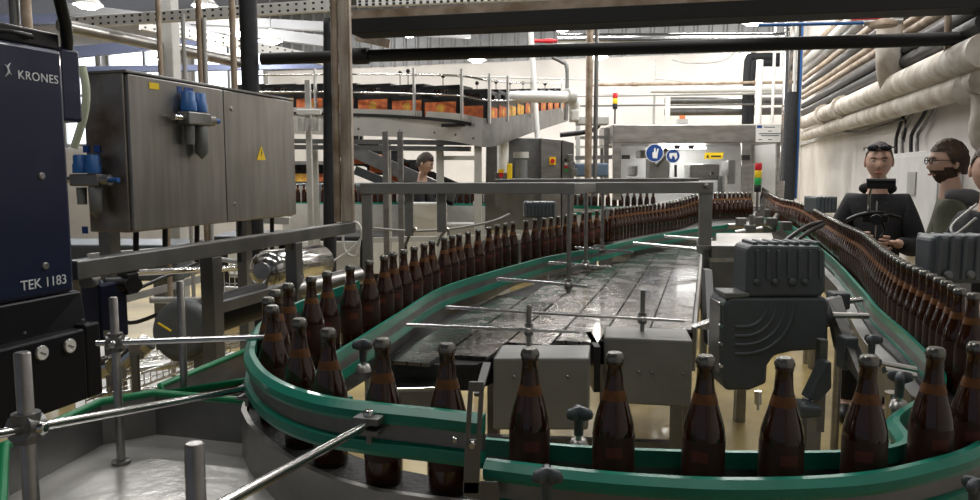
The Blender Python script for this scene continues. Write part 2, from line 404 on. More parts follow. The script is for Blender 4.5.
# the belt and its bed
def loft(a, b, n=70):
    def rs(P):
        P = smooth_path(P, 6); L = [0]
        for x, y in zip(P, P[1:]): L.append(L[-1]+(y-x).length)
        out = []; j = 0
        for i in range(n):
            s = L[-1]*i/(n-1)
            while j < len(L)-2 and L[j+1] < s: j += 1
            out.append(P[j].lerp(P[j+1], min(1, (s-L[j])/max(1e-9, L[j+1]-L[j]))))
        return out
    return rs(a), rs(b)
def bed(inner, outer, ztop=None, th=.012, name='belt', m=CHAIN, zt=0):
    a, b = loft(inner, outer); q = MB(); n = len(a); vs = []
    for x, y in zip(a, b):
        zx = ztop if ztop else x.z+zt; zy = ztop if ztop else y.z+zt
        vs += [Vector((x.x, x.y, zx)), Vector((y.x, y.y, zy)), Vector((y.x, y.y, zy-th)), Vector((x.x, x.y, zx-th))]
    fs = [(4*i+k, 4*i+(k+1) % 4, 4*i+4+(k+1) % 4, 4*i+4+k) for i in range(n-1) for k in range(4)]
    q.add(vs, fs+[(3, 2, 1, 0), tuple(4*(n-1)+k for k in range(4))]); return q.build(name, m, conv)
def offs(P, d):
    out = []
    for i, p in enumerate(P):
        t = P[min(i+1, len(P)-1)]-P[max(i-1, 0)]; t.z = 0; t.normalize(); out.append(p+Vector((-t.y, t.x, 0))*d)
    return out
cen = [p for p in reversed(LLP)][:-1]+[LLP[0]]+list(reversed(BEND))+FR+[Vector((.93, 1.40, 0)), Vector((1.07, 1.55, 0)), Vector((1.17, 1.76, 0))]
cen = [Vector((p.x, p.y, BZ)) for p in cen]
cen = resample(cen, .09)
bed(offs(cen, .052), offs(cen, -.052), BZ)
bed(offs(cen, .055), offs(cen, -.055), BZ-.012, .09, 'conveyor_bed', STEELD)
ci = offs(cen, -.060)
k0 = min(range(len(cen)), key=lambda i: (cen[i]-Vector((-.45, 2.3, BZ))).length); k1 = min(range(len(cen)), key=lambda i: (cen[i]-Vector((.75, 1.3, BZ))).length)
MB().sweep(ci[k0:k1], [(-.006, -.10), (.006, -.10), (.006, .012), (-.006, .012)]).build('side_frame', STEEL, conv)
fl = [Vector((p.x, p.y, p.z-H)) for p in FL]
bed([Vector((p.x+.12, p.y-.35, BZ+(f.z-BZ)*.5)) for p, f in zip(fl, fl)], [p+Vector((-.05, .18, 0)) for p in fl], None, .09, 'conveyor_bed', STEELD)
rlc = [Vector((p.x, p.y, p.z-H)) for p in RL]
bed(offs(rlc, .07), offs(rlc, -.07), None, .012, 'belt', CHAIN)
bed(offs(rlc, .11), offs(rlc, -.11), None, .10, 'conveyor_bed', STEELD, zt=-.012)
for x, y in ((-.52, 2.25), (-.05, 1.36), (.62, 1.27), (1.25, 1.98), (1.5, 2.9), (1.95, 4.2), (2.65, 6.3), (-.25, 3.2), (.35, 4.85), (1.3, 6.2)):
    MB().cyl((x, y, 0), (x, y, BZ-.1), .022).build('leg', STEEL, conv)
# rear lane with its own rail
rear = thing('rear_bottle_conveyor', 'rear conveyor lane with green rail and pale side panel behind the left queue', 'conveyor', A(470, 240, 10.35)*1)
rear.location.z = 0
bz = [Vector((p.x, p.y, p.z-H)) for p in BLN]
MB().sweep(bz, [(-.07, -.012), (.07, -.012), (.07, 0), (-.07, 0)]).build('belt', CHAIN, rear)
MB().sweep([p+Vector((0, -.02, 0)) for p in bz], [(-.11, -.45), (.11, -.45), (.11, -.012), (-.11, -.012)]).build('side_panel', LGREY, rear)
rr = [A(284, 202.5, 10.5), A(400, 202.5, 10.28), A(520, 204.5, 10.18), A(600, 206, 10.18), A(655, 206.5, 10.28)]
MB().sweep(rr, [(-.01, -.04), (.012, -.04), (.012, 0), (-.01, 0)]).build('guide_rail', GREEN, rear)
MB().sweep(rr, [(-.005, -.085), (.006, -.085), (.006, -.04), (-.005, -.04)]).build('rail_backing', WHITEP, rear)
MB().sweep(rr, [(-.01, -.125), (.012, -.125), (.012, -.085), (-.01, -.085)]).build('guide_rail', GREEN, rear)
for px in (425, 475, 512):
    q = A(px, 205, 10.1); MB().box(q+Vector((0, 0, -.05)), (.05, .06, .2)).build('rail_clamp', LGREY, rear, .005)
for px in (300, 380, 460, 540, 620):
    q = A(px, 205, 10.35); MB().box((q.x, q.y, .37), (.06, .06, .74)).build('leg', STEEL, rear)

# ============================================================ MESH TABLE in the middle
TZ = 1.0
tab = thing('mesh_conveyor_table', 'wide steel mesh conveyor table with dark seams between its chains', 'conveyor table', W(3.8, -.5, 0))
rail_uv = sorted([UV(p) for p in innerL])
def u_end(v):
    best = 6.9
    for (u0, v0), (u1, v1) in zip(rail_uv, rail_uv[1:]):
        if u0 > 2.9 and (v0-v)*(v1-v) <= 0 and v1 != v0: best = u0+(u1-u0)*(v-v0)/(v1-v0)
    return best
NS = 6; v0t, v1t = -.985, -.045; sw = (v1t-v0t)/NS
u0s = [2.22, 2.35, 2.58, 2.66, 2.90, 2.98]
for i in range(NS):
    a = v0t+i*sw+.004; b = v0t+(i+1)*sw-.004; ua, ub = min(u_end(a), 6.8), min(u_end(b), 6.9)
    if i == 0: ua = ub = 3.6
    P = [W(u0s[i], a, TZ), W(u0s[i], b, TZ), W(ub-.03, b, TZ), W(ua-.03, a, TZ)]
    MB().prism(P, (0, 0, -.012)).build('mesh_belt', MESHB, tab)
P = [W(2.22, -.985, 0), W(2.30, -.70, 0), W(2.60, -.62, 0), W(2.75, -.36, 0), W(3.0, -.045, 0), W(6.7, -.045, 0)]+[W(u_, v_-.01, 0) for u_, v_ in reversed(rail_uv) if 2.3 < u_ < 6.7]
MB().prism([p+UP*(TZ-.10) for p in P], (0, 0, .085)).build('table_bed', CHAIN, tab)
MB().uvbox(2.98, 6.8, -.043, -.030, TZ-.16, TZ+.012).build('side_plate', STEEL, tab)
for u_, v_ in ((2.7, -.6), (3.1, -.1), (4.8, -.1), (6.4, -.12), (3.4, -.95), (4.9, -.62)):
    MB().uvbox(u_-.025, u_+.025, v_-.025, v_+.025, 0, TZ-.1).build('leg', STEELD, tab)
MB().box((.31, 3.3, .40), (1.0, .04, .05), -.1).build('cross_brace', STEELD, tab)
def endbox(pl, pr, yl, yb, zt, zb, dep, rz, lb):
    a = Z(pl, yl, zt); b = Z(pr, yl+ (pr-pl)*rz, zt); back = Vector((0.03, dep, 0))
    o = MB().hexa([Vector((a.x, a.y, zb)), Vector((b.x, b.y, zb)), Vector((b.x, b.y, zb))+back, Vector((a.x, a.y, zb))+back, a, b, b+back, a+back]).build('end_box', PAINTG, tab, .008, label=lb)
    return a, b, o
a, b, o = endbox(493, 589, 358, 0, TZ+.012, .775, .19, 0, 'left grey sheet metal end box')
for t in (.22, .78): MB().lathe([(.006, 0), (.006, .004), (.002, .006)], a.lerp(b, t)+Vector((0, -.001, -.06)), 8, Matrix.Rotation(pi/2, 3, 'X')).build('bolt', STEEL, o)
a, b, o = endbox(604, 693, 337, 0, TZ+.012, .77, .20, .04, 'right grey sheet metal end box')
for t in (.4, .55, .9): MB().lathe([(.006, 0), (.006, .004), (.002, .006)], a.lerp(b, t)+Vector((0, -.001, -.12)), 8, Matrix.Rotation(pi/2, 3, 'X')).build('bolt', STEEL, o)
MB().box(Z(597, 352, .98)+Vector((0, .12, -.06)), (.022, .26, .16)).build('gearbox_side', BLACK, tab)
q = Z(412, 384, .93); MB().box(q, (.27, .16, .02), .1).build('end_plate', CHROME, tab, .003, label='shiny steel end plate below the mesh chains')
MB().box(q+Vector((0, -.08, -.07)), (.27, .012, .14), .1).build('end_plate', STEELD, tab)
RX = Matrix.Rotation(pi/2, 3, 'X')
RV = Matrix(((0, 0, V.x), (0, 0, V.y), (0, 0, 0)))
def Mdir(d):                                   # matrix taking local z to direction d
    d = Vector(d).normalized(); x, y = frame_of(d); return Matrix((x, y, d)).transposed()
def bolt(p, d, r, root, m=STEEL, name='bolt', h=.004):
    return MB().lathe([(r, 0), (r, h), (r*.75, h*1.5)], p, 6 if name == 'nut' else 12, Mdir(d)).build(name, m, root)

# ============================================================ NAVY MACHINE at the far left
vm = -1.70
def vz(px, py, v=vm): return PV(px, py, v)
p0 = vz(-60, 300); p1 = vz(76, 300)
ub, ue = UV(p0)[0], UV(p1)[0]
mac = thing('machine_column', 'navy blue machine column with white lettering and black lower box at left edge', 'machine', W(ue-.1, vm-.15, 0))
zt = vz(60, 50).z; zb = vz(60, 294).z
ZT = zt
MB().uvbox(ub, ue, vm-.34, vm, zb, zt).build('housing', NAVY, mac, .012)
MB().uvbox(ub-.02, ue+.005, vm-.33, vm-.012, zt, zt+.045).build('top_cap', NAVYB, mac, .006)
MB().tube([W(ue-.19, vm-.006, zt+.02), W(ue-.17, vm+.012, zt+.02), W(ue-.11, vm+.012, zt+.02), W(ue-.09, vm-.006, zt+.02)], .006).build('grab_handle', BLACK, mac)
e2 = UV(vz(79, 80))[0]
MB().uvbox(ue+.001, ue+.075, vm-.16, vm-.012, vz(75, 122).z, vz(75, 48).z).build('side_block', NAVY, mac, .01)
m = MB(); lo = vz(80, 396).z
m.hexa([W(ub, vm-.30, lo), W(ub, vm+.0, lo), W(ue+.028, vm+.04, lo+.0), W(ue+.028, vm-.30, lo), W(ub, vm-.30, zb), W(ub, vm+.0, zb), W(ue+.02, vm+.0, zb), W(ue+.02, vm-.30, zb)])
box = m.build('lower_box', NAVYB, mac, .006)
m = MB(); m.uvbox(ue-.02, ue+.035, vm-.25, vm+.045, lo, zb-.09); m.build('front_cover', NAVYB, mac, .006)
m = MB(); m.uvbox(ub, ue-.02, vm-.05, vm+.045, lo, zb-.10); m.build('front_cover', NAVYB, mac, .006)
vg = vm+.045
for px, py in ((41, 353), (69, 346)):
    q = PV(px, py, vg)
    g = MB().lathe([(.020, 0), (.020, .005), (.0185, .006)], q, 24, Mdir(V)).build('gauge', STEEL, mac)
    MB().lathe([(.0175, .0061), (.0175, .0070)], q, 24, Mdir(V)).build('dial', DIAL, g)
    MB().bar(q+V*.008+U*.009+UP*-.005, q+V*.008-U*.008+UP*.004, .002, .0012, V).build('needle', BLACK, g)
for px, py, v in ((41, 176, vm), (45, 266, vm), (24, 333, vg), (82, 320, vg)): bolt(PV(px, py, v), V, .010 if v == vm else .004, mac)
sc = (vz(60, 70).z-vz(60, 84).z)
q = vz(17.5, 78.5)
sz = abs(UV(vz(61, 85))[0]-UV(q)[0])/4.4
text('brand_lettering', 'KRONES', sz*1.02, q+V*.001, U, UP, TXT, mac, space=1.08)
m = MB(); q = vz(5, 78)
for s_, o_ in ((1, 0), (-1, .018)):
    pts = []
    for k in range(9):
        t = k/8; pts.append(q+U*(o_+s_*(.010*math.sin(pi*t)*(1) ))+UP*(.004+.030*(t if s_ > 0 else t)+(.0 if s_ > 0 else .006))+V*.0015)
    m.tube(pts, [.0006+.0022*math.sin(pi*k/8) for k in range(9)], 6)
m.build('logo', TXT, mac)
q = vz(20.5, 291); sz = abs(UV(vz(71, 286))[0]-UV(q)[0])/4.5
text('model_lettering', 'TEK 1183', sz*1.02, q+V*.001, U, UP, TXT, mac)
m = MB(); m.tube([A(57, -30, 2.0), A(60, 0, 2.05), A(65, 22, 2.1), A(67, 40, 2.15), A(67, 56, 2.2)], .016); m.build('cable_hose', BLACK, mac)
m = MB(); m.tube(smooth_path([A(82, 66, 2.6), A(86, 90, 2.6), A(84, 115, 2.6), A(74, 148, 2.6)], 5), .013); tag(m.build('pale_hose', mat('cream_hose', (.55, .60, .45), .5)), 'pale cream hose curving down behind the navy machine column', 'hose')
# small navy motor head right of it
t = thing('servo_motor', 'small navy servo motor on arm right of the navy machine column', 'motor', A(104, 300, 2.5))
MB().box(A(105, 310, 2.5), (.08, .12, .19), AU).build('housing', NAVY, t, .008)
MB().box(A(107, 334, 2.43), (.022, .002, .022), 0).build('plate', LGREY, t)
MB().cyl(A(104, 285, 2.5), A(128, 284, 2.55), .028).build('shaft_housing', NAVYB, t, .004)
MB().box(A(128, 283, 2.56), (.045, .06, .075), AU).build('valve_block', BLACK, t, .008)
MB().cyl(A(132, 285, 2.50), A(134, 285, 2.46), .026).build('hand_dial', BLACK, t, .003)
MB().cyl(A(92, 290, 2.5), A(100, 290, 2.5), .02).build('coupling', STEEL, t)
MB().tube([A(86, 282, 2.3), A(95, 282, 2.5)], .02).build('arm', STEELD, t)
MB().box(A(128, 268, 2.57), (.05, .05, .03), AU).build('cap', BLACK, t, .005)

# ============================================================ CONTROL CABINET
vc = -2.29
P1 = PV(122, 77, vc); P1b = PV(126, 236, vc); P2 = PV(291, 98, vc); P2b = PV(291, 214, vc)
u0, u1 = UV(P1)[0], UV(P2)[0]; zt, zb = (P1.z+P2.z)/2, (P1b.z+P2b.z)/2
cab = thing('control_cabinet', 'brushed stainless control cabinet with two doors above the left frame', 'cabinet', W((u0+u1)/2, vc-.15, 1.34))
vb = UV(PU(83, 100, u0))[1]
MB().uvbox(u0, u1, vb, vc, zb, zt).build('body', STEELR, cab, .006)
ud = UV(PV(222, 150, vc))[0]
for a, b in ((u0+.012, ud-.003), (ud+.003, u1-.004)):
    d = MB().uvbox(a, b, vc, vc+.018, zb+.008, zt-.004).build('door', STEELV, cab, .004)
    for zz in ((zt-.09, zb+.09) if a > u0+.1 else ()): bolt(W(a+.06, vc+.018, zz), V, .011, d, name='lock')
MB().uvbox(u0, u1, vb-.01, vc+.02, zt, zt+.012).build('top_lip', STEELD, cab, .003)
def sticker(px0, px1, py0, py1, v, mm, lab=None, root=None):
    a = PV(px0, py0, v); b = PV(px1, py1, v)
    ua, ub_ = UV(a)[0], UV(b)[0]
    return MB().uvbox(ua, ub_, v, v+.0015, b.z, a.z).build('sticker', mm, root or cab, label=lab)
vd = vc+.019
sticker(149, 159, 82, 90, vd, YEL, 'small yellow sticker')
sticker(177, 182, 86, 93, vd, BLUES, 'small blue sticker'); sticker(184, 193, 87, 94, vd, BLUES, 'small blue sticker')
a, b, c = PV(261, 146, vd), PV(256.5, 160, vd), PV(265.5, 160, vd)
w_ = MB().prism([a+V*.001, b+V*.001, c+V*.001], V*.0015).build('warning_triangle', YEL, cab, label='yellow high voltage warning triangle')
q = PV(261, 153, vd)+V*.003
MB().prism([q+UP*.022, q+U*.010-UP*.002, q+U*.002-UP*.001, q+U*.004-UP*.022, q-U*.006-UP*.0, q+U*.001+UP*.001], V*.0008).build('lightning_bolt', BLACK, w_)
for px in (136, 165, 197, 240, 272): MB().tube([PV(px, 212, vc-.1), PV(px, 262, vc-.1)], .012).build('cable', BLACK, cab)
MB().uvbox(u0+.1, u0+.16, vc-.25, vc-.19, 0, zb).build('leg', STEELD, cab); MB().uvbox(u1-.2, u1-.14, vc-.25, vc-.19, 0, zb).build('leg', STEELD, cab)
# air regulators on it
def regulator(c, n, s, label, right):
    c = Vector(c); t = thing('air_regulator', label, 'regulator', c, 'air pressure regulators with blue knobs')
    r = Vector(right)
    MB().box(c+UP*.0, (.14*s, .055*s, .05*s), math.atan2(r.y, r.x)).build('valve_body', STEELD, t, .006)
    for o in (-.035, .03):
        k = MB().lathe([(.03*s, .0), (.03*s, .035*s), (.026*s, .04*s), (.026*s, .07*s), (.02*s, .075*s)], c+r*o*s+UP*.028*s, 16).build('blue_knob', BLUE, t)
    MB().lathe([(.004, -.155*s), (.012*s, -.145*s), (.026*s, -.13*s), (.027*s, -.03*s), (.02*s, -.02*s)], c+r*.035*s, 14).build('filter_bowl', MOTORL, t)
    MB().lathe([(.018*s, -.10*s), (.02*s, -.03*s)], c-r*.035*s, 12).build('filter_bowl', MOTORL, t)
    MB().cyl(c-r*.07*s, c-r*.13*s, .014*s).build('elbow_fitting', CHROME, t); MB().cyl(c+r*.07*s, c+r*.11*s, .022*s).build('pressure_gauge', STEEL, t)
    MB().cyl(c+r*.11*s, c+r*.15*s, .011*s).build('hose_plug', BLUE, t)
regulator(PV(195, 119, vc+.055), V, 1.15, 'air regulator with blue knobs on the front of the steel cabinet', U)
q = PU(88, 180, u0-.05); regulator(q, -U, 1.0, 'air regulator with blue knobs on the side of the cabinet behind the navy column', V)
for px in (86, 97): MB().box(PU(px, 149, u0-.004), (.03, .002, .03), AU).build('sticker', BLUES, cab)
MB().box(PU(85, 230, u0-.004), (.03, .002, .03), AU).build('sticker', BLUES, cab)

# ============================================================ LEFT SUPPORT FRAME + COLUMN
vf = -1.715
fr = thing('support_frame', 'long grey steel frame beam on square legs below the control cabinet', 'frame', W(3, vf, 0))
za = PV(355, 222, vf).z
ua, ub_ = 1.75, UV(PV(356, 228, vf))[0]
MB().uvbox(ua, ub_, vf-.05, vf, za-.055, za).build('beam', STEELD, fr, .004)
for px in (218, 300):
    u_ = UV(PV(px, 300, vf))[0]; MB().uvbox(u_-.028, u_+.028, vf-.052, vf+.004, 0, za-.055).build('leg', STEELD, fr, .003)
MB().uvbox(UV(PV(218, 300, vf))[0], UV(PV(300, 300, vf))[0], vf-.04, vf-.01, za-.27, za-.23).build('cross_brace', STEELD, fr)
m = MB(); m.bar(W(ub_-.6, vf-.03, za-.05), W(ub_-.35, vf-.03, .8), .03, .03); m.build('diagonal_brace', STEELD, fr)
q = A(348.5, 222, 3.9)
co = MB()
co.box((q.x, q.y, (za+4.9)/2), (.058, .058, 4.9-za)); co.box((q.x, q.y-.033, (za+4.9)/2), (.036, .008, 4.9-za)); cc = co.build('steel_column', COLUMN, None, .004)
tag(cc, 'tall weathered brown steel column standing on the left frame beam', 'column')
q2 = A(338, 222, 3.88)
tag(MB().cyl((q2.x, q2.y, za), (q2.x, q2.y, 4.9), .018).build('conduit', BROWNP), 'thin brownish conduit along the left side of the weathered column', 'pipe')
q = A(254, 200, 4.9)
tag(MB().cyl((q.x, q.y, 0), (q.x, q.y, 4.9), .054, seg=20).build('insulated_pipe', FOAM), 'thick vertical black insulated pipe rising behind the control cabinet', 'pipe')
Y = 5.2
tag(MB().tube(smooth_path([A(330, 500, Y), A(330, 60, Y), A(331, 40, Y), A(337, 28, Y), A(350, 24, Y), A(370, 24, Y)], 5), .045, 16).build('insulated_pipe', FOAM), 'vertical black insulated pipe bending over beside the weathered column', 'pipe')
for nm, px, w_, top, m_, lb in (('conduit', 162, 5, -20, BROWNP, 'leftmost thin brown vertical conduit above the control cabinet'), ('conduit', 202, 6, -20, BROWNP, 'second thin brown vertical conduit above the control cabinet'), ('conduit', 235, 6, -20, BROWNP, 'thin brown vertical conduit left of the thick black pipe'),
                               ('conduit', 186, 4, 14, LGREY, 'short pale conduit left of the second brown conduit'), ('conduit', 207, 4, 18, LGREY, 'short pale conduit just right of the second brown conduit')):
    q = A(px, 100, 4.6); t_ = A(px, top, 4.6)
    tag(MB().cyl((q.x, q.y, 0), (q.x, q.y, min(4.9, t_.z)), w_/2/765*4.6).build(nm, m_), lb, 'pipe')
q = A(172, 80, 7.5); tag(MB().box((q.x, q.y, 1.9), (.13, .12, 3.8), AU).build('steel_post', LGREY, None, .01), 'wide pale grey steel post behind the brown conduits', 'post')
for px in (15, 27):
    q = A(px, 20, 3.6); tag(MB().cyl((q.x, q.y, 1.6), (q.x, q.y, 4.9), .022).build('conduit', BROWNP if px > 20 else STEELD), 'brown vertical pipe above the navy machine' if px > 20 else 'grey vertical pipe above the navy machine, left of the brown one', 'pipe')
# perforated channels overhead at the left
def perforated(a, b, h, label, n=26, root=None):
    a = Vector(a); b = Vector(b); t = thing('perforated_channel', label, 'steel channel', (a+b)/2)
    MB().bar(a, b, .05, h).build('channel', WHITEP, t, .003)
    d = (b-a).normalized(); nrm = d.cross(UP).normalized()
    if nrm.y > 0: nrm = -nrm
    for k in range(n):
        for s_ in (-.25, .25):
            c = a.lerp(b, (k+.5)/n)+UP*h*s_+nrm*.026; MB().box(c, (.022, .003, .018), math.atan2(d.y, d.x)).build('slot', BLACK, t)
    return t
perforated(A(60, 24, 7.2), A(336, 5, 6.8), .10, 'long pale perforated channel across the top left', 34)
perforated(A(140, 24, 8.6), A(330, 62, 10.0), .12, 'pale perforated channel sloping down to the right behind the conduits', 24)
perforated(A(357, 4, 6.2), A(560, -4, 6.2), .05, 'perforated cable channel along the top of the picture', 30)
tag(MB().cyl(A(60, 25, 6.5), A(240, 62, 8.5), .055).build('steam_pipe', STEEL), 'shiny metal pipe running diagonally under the top left channels', 'pipe')
tag(MB().cyl(A(182, 50, 9), A(240, 62, 9.0), .07).build('steam_pipe', BROWNP), 'short rusty pipe ending left of the black insulated pipe', 'pipe')
for k, (a, b, h) in enumerate([((0, 20), (150, 18), .12), ((0, 60), (200, 40), .15), ((60, 8), (330, 42), .15), ((70, 70), (330, 66), .08), ((190, 20), (470, 34), .12)]):
    o = MB().bar(A(*a, 10.5), A(*b, 11.5), .12, h).build('roof_beam', mat('bluish_steel_%d' % k, (.10, .12, .20) if k in (0, 1, 3) else (.35, .36, .38), .5, .4), None)
    tag(o, ['dark bluish roof beam in the top left corner', 'dark bluish roof beam above the bright windows, rising to the right', 'grey roof beam sloping across the top left', 'low bluish beam in front of the bright windows', 'grey roof beam right of the thick black pipe'][k], 'beam')

# ============================================================ OVERHEAD BEAMS
def twop(name, label, cat, a, b, r, m_, seg=14, flanges=()):
    t = thing(name, label, cat, (Vector(a)+Vector(b))/2); MB().cyl(a, b, r, seg=seg).build('tube', m_, t)
    a = Vector(a); b = Vector(b); d = (b-a).normalized()
    for f in flanges:
        c = a.lerp(b, f); MB().cyl(c-d*.05, c+d*.05, r*1.35, seg=seg).build('coupling', m_, t)
    return t
a, b = A(262, 59, 4.9), A(1000, 37.5, 4.15)
twop('black_pipe', 'long black pipe crossing the whole hall, the lower of two', 'pipe', a, b, .037, BEAMB, flanges=(.155,))
t = thing('cable_tray', 'wide black cable tray crossing the top of the picture above the black pipe', 'cable tray', A(680, 14, 5.0))
a, b = A(356, 29, 4.7), A(1000, 1, 3.9)
MB().bar(a, b, .20, .085).build('tray_bottom', BEAMB, t, .004)
MB().bar(a+Vector((0, -.09, .062)), b+Vector((0, -.09, .062)), .02, .05).build('tray_edge', BROWNP, t)
tag(MB().cyl(A(345, 18, 5.0), A(1000, -10, 4.05), .03).build('conduit', BROWNP), 'brown pipe lying along the top of the wide black cable tray', 'pipe')
tag(MB().cyl(A(350, 22, 7.2), A(500, 14, 7.2), .05).build('duct', STEEL), 'steel pipe above the left end of the black cable tray', 'pipe')
tag(MB().bar(A(356, 36, 5.0), A(390, 44, 5.0), .05, .05).build('wood_block', COLUMN), 'short brown bracket between cable tray and black pipe by the column', 'bracket')
twop('silver_duct', 'bright silver duct running to the right under the black tray', 'duct', A(558, 40, 9.5), A(790, 39, 9.0), .075, CHROME)
twop('red_pipe', 'short red pipe with tee joining the silver duct', 'pipe', A(533, 41, 9.6), A(566, 41, 9.55), .022, RED, flanges=(.5,))
twop('roof_pipe', 'long thin dark pipe along the back wall above the grey inspection machine', 'pipe', A(590, 85, 11.5), A(800, 82, 11), .022, BROWNP, flanges=(.22, .8))
for k, (x0, y0, x1, y1, r, mm, Y) in enumerate([(570, 96, 790, 93, .02, LGREY, 11.5), (570, 106, 790, 104, .014, STEELD, 11.5), (655, 78, 790, 92, .02, WHITEP, 12), (650, 90, 790, 89, .05, WHITEP, 11.9), (665, 101, 790, 101, .06, STEELD, 12.4), (665, 112, 790, 111, .06, STEELD, 12.2), (380, 74, 600, 80, .012, LGREY, 11.5)]):
    tag(MB().cyl(A(x0, y0, Y), A(x1, y1, Y), r).build('wall_pipe', mm), ['thin pale pipe at the back, passing just over the red and yellow lamp', 'thin grey pipe just above the top edge of the inspection machine', 'thin white pipe slanting down to the dark column', 'thick white pipe over the inspection machine', 'upper dull pipe behind the inspection machine', 'lower dull pipe behind the inspection machine', 'thin pale rod across the white back wall over the crates'][k], 'pipe')
for k, (px, y0, y1, r, mm, Y) in enumerate([(533, 28, 195, .032, WHITEP, 9.0), (590, 24, 196, .035, BROWNP, 7.8), (597, 24, 196, .022, STEELD, 7.8), (655, 60, 125, .02, LGREY, 12), (668, 97, 124, .035, WHITEP, 11), (760, 60, 124, .045, WHITEP, 10.6), (776, 15, 124, .02, WHITEP, 10.6), (782, 50, 76, .02, WHITEP, 10.5)]):
    q0, q1 = A(px, y0, Y), A(px, y1, Y)
    if k == 0: q1 = A(540, 178, Y); q0 = A(530.5, 28, Y)
    else: q1 = Vector((q0.x, q0.y, q1.z))
    tag(MB().cyl(q0, q1, r).build('vertical_pipe', mm), ['slightly leaning white vertical pipe before the grey cabinets', 'brownish vertical pipe in the middle of the hall', 'thin dark conduit right beside the brownish middle pipe', 'thin grey downpipe on the back wall', 'short white stub pipe above left of inspection machine', 'short thick white stub pipe above right part of the inspection machine', 'tall thin white pipe left of the dark column', 'short white pipe hook left of the dark column'][k], 'pipe')
for k, (x0, y0, x1, y1) in enumerate([(748, 54, 748, 124), (752, 60, 752, 124)]):
    q = A(x0, y0, 12); e = A(x0+1, y1, 12)
    tag(MB().tube(smooth_path([A(785, y0+3, 12), A(x0+8, y0+3, 12), A(x0, y0+8, 12), (q.x, q.y, e.z)], 3), .06).build('black_duct', FOAM), 'black duct bending down at the back, the %s of a nested pair' % ('outer' if k == 0 else 'inner'), 'duct')
tag(MB().tube(smooth_path([A(672, 60, 12), A(690, 63, 12), A(722, 61, 12), A(738, 50, 12), A(752, 44, 12)], 5), .012).build('cable', LGREY), 'pale cable sagging below the black pipe at the back', 'cable')
tag(MB().tube(smooth_path([A(552, 57, 9.5), A(562, 62, 9.5), A(567, 70, 9.5), A(566, 120, 9.5)], 4), .025).build('bent_pipe', STEELD), 'dark bent pipe descending right end of the crate conveyor', 'pipe')
# dark column group near the right
q = A(789, 200, 8.5)
tag(MB().cyl((q.x, q.y, 0), (q.x, q.y, A(789, 92, 8.5).z), .055, seg=18).build('round_column', FOAM), 'dark round column standing behind the right lane', 'column')
q = A(787, 95, 8.6); tag(MB().cyl((q.x, q.y, 1.5), (q.x, q.y, 4.9), .05, seg=18).build('silver_pipe', CHROME), 'silver pipe rising above the dark round column', 'pipe')
t = thing('cable_ladder', 'vertical cable ladder with a blue cable beside the dark column', 'cable ladder', A(797, 150, 8.7))
for px in (794, 800): q = A(px, 100, 8.7); MB().box((q.x, q.y, 2.9), (.012, .05, 3.2)).build('rail', LGREY, t)
for k in range(24): q = A(797, 100, 8.7); MB().box((q.x, q.y, 1.4+.13*k), (.06, .02, .012)).build('rung', LGREY, t)
q = A(799, 100, 8.65); MB().tube([(q.x+.004, q.y, 1.3+.2*k) for k in range(17)], .014).build('blue_cable', BLUE, t)
for dx in (-.025, -.01): MB().tube([(q.x+dx, q.y, 1.3+.2*k) for k in range(17)], .009).build('cable', BLACK, t)

# ============================================================ LAMPS
lamp_px = [(408, 34, 11.0, 'lamp over the elevated crate conveyor, left of centre'), (562, 28, 10.5, 'lamp above the red pipe'), (477, 60, 12.5, 'lamp just below the black pipe over the crates'), (599, 57, 12.8, 'lamp beside the brownish middle pipe'),
           (753, 22, 9.8, 'lamp between the black tray and pipe near the dark column'), (748, 54, 12.6, 'lamp just under the black pipe near the dark column'), (238, 33, 9.5, 'lamp left of the thick black insulated pipe'), (271, 41, 10.5, 'lamp right of the thick black insulated pipe'), (88, 5, 8.5, 'large glaring lamp in the top left corner'), (205, 6, 9.0, 'glaring lamp above the two brown conduits'), (165, 60, 12.5, 'lamp above the left end of the bright windows')]
def lamp_proto():
    t = thing('ceiling_lamp', '', 'lamp', (0, 0, -5))
    MB().lathe([(.03, .16), (.05, .10), (.11, .05), (.155, 0), (.15, -.004), (.10, .045), (.04, .09)], seg=20).build('lamp_shade', LGREY, t, world=False)
    MB().lathe([(.0, -.05), (.08, -.035), (.138, .002)], seg=20, caps=False).build('diffuser', LAMPE, t, world=False)
    MB().cyl((0, 0, .15), (0, 0, 1.3), .006).build('suspension_rod', STEELD, t, world=False); return t
LP = lamp_proto()
for i, (px, py, Y, lb) in enumerate(lamp_px):
    q = A(px, py, Y); l = LP if i == 0 else dup(LP, q)
    l.location = q; l['label'] = 'round white hall '+lb; l['group'] = 'hanging hall lamps'; l.scale = (1, 1, 1)
    ld = bpy.data.lights.new('lamp_light', 'POINT'); ld.energy = 38; ld.shadow_soft_size = .12; ld.color = (1, .96, .9)
    lo_ = bpy.data.objects.new('lamp_light', ld); C.objects.link(lo_); lo_.location = q-UP*.16

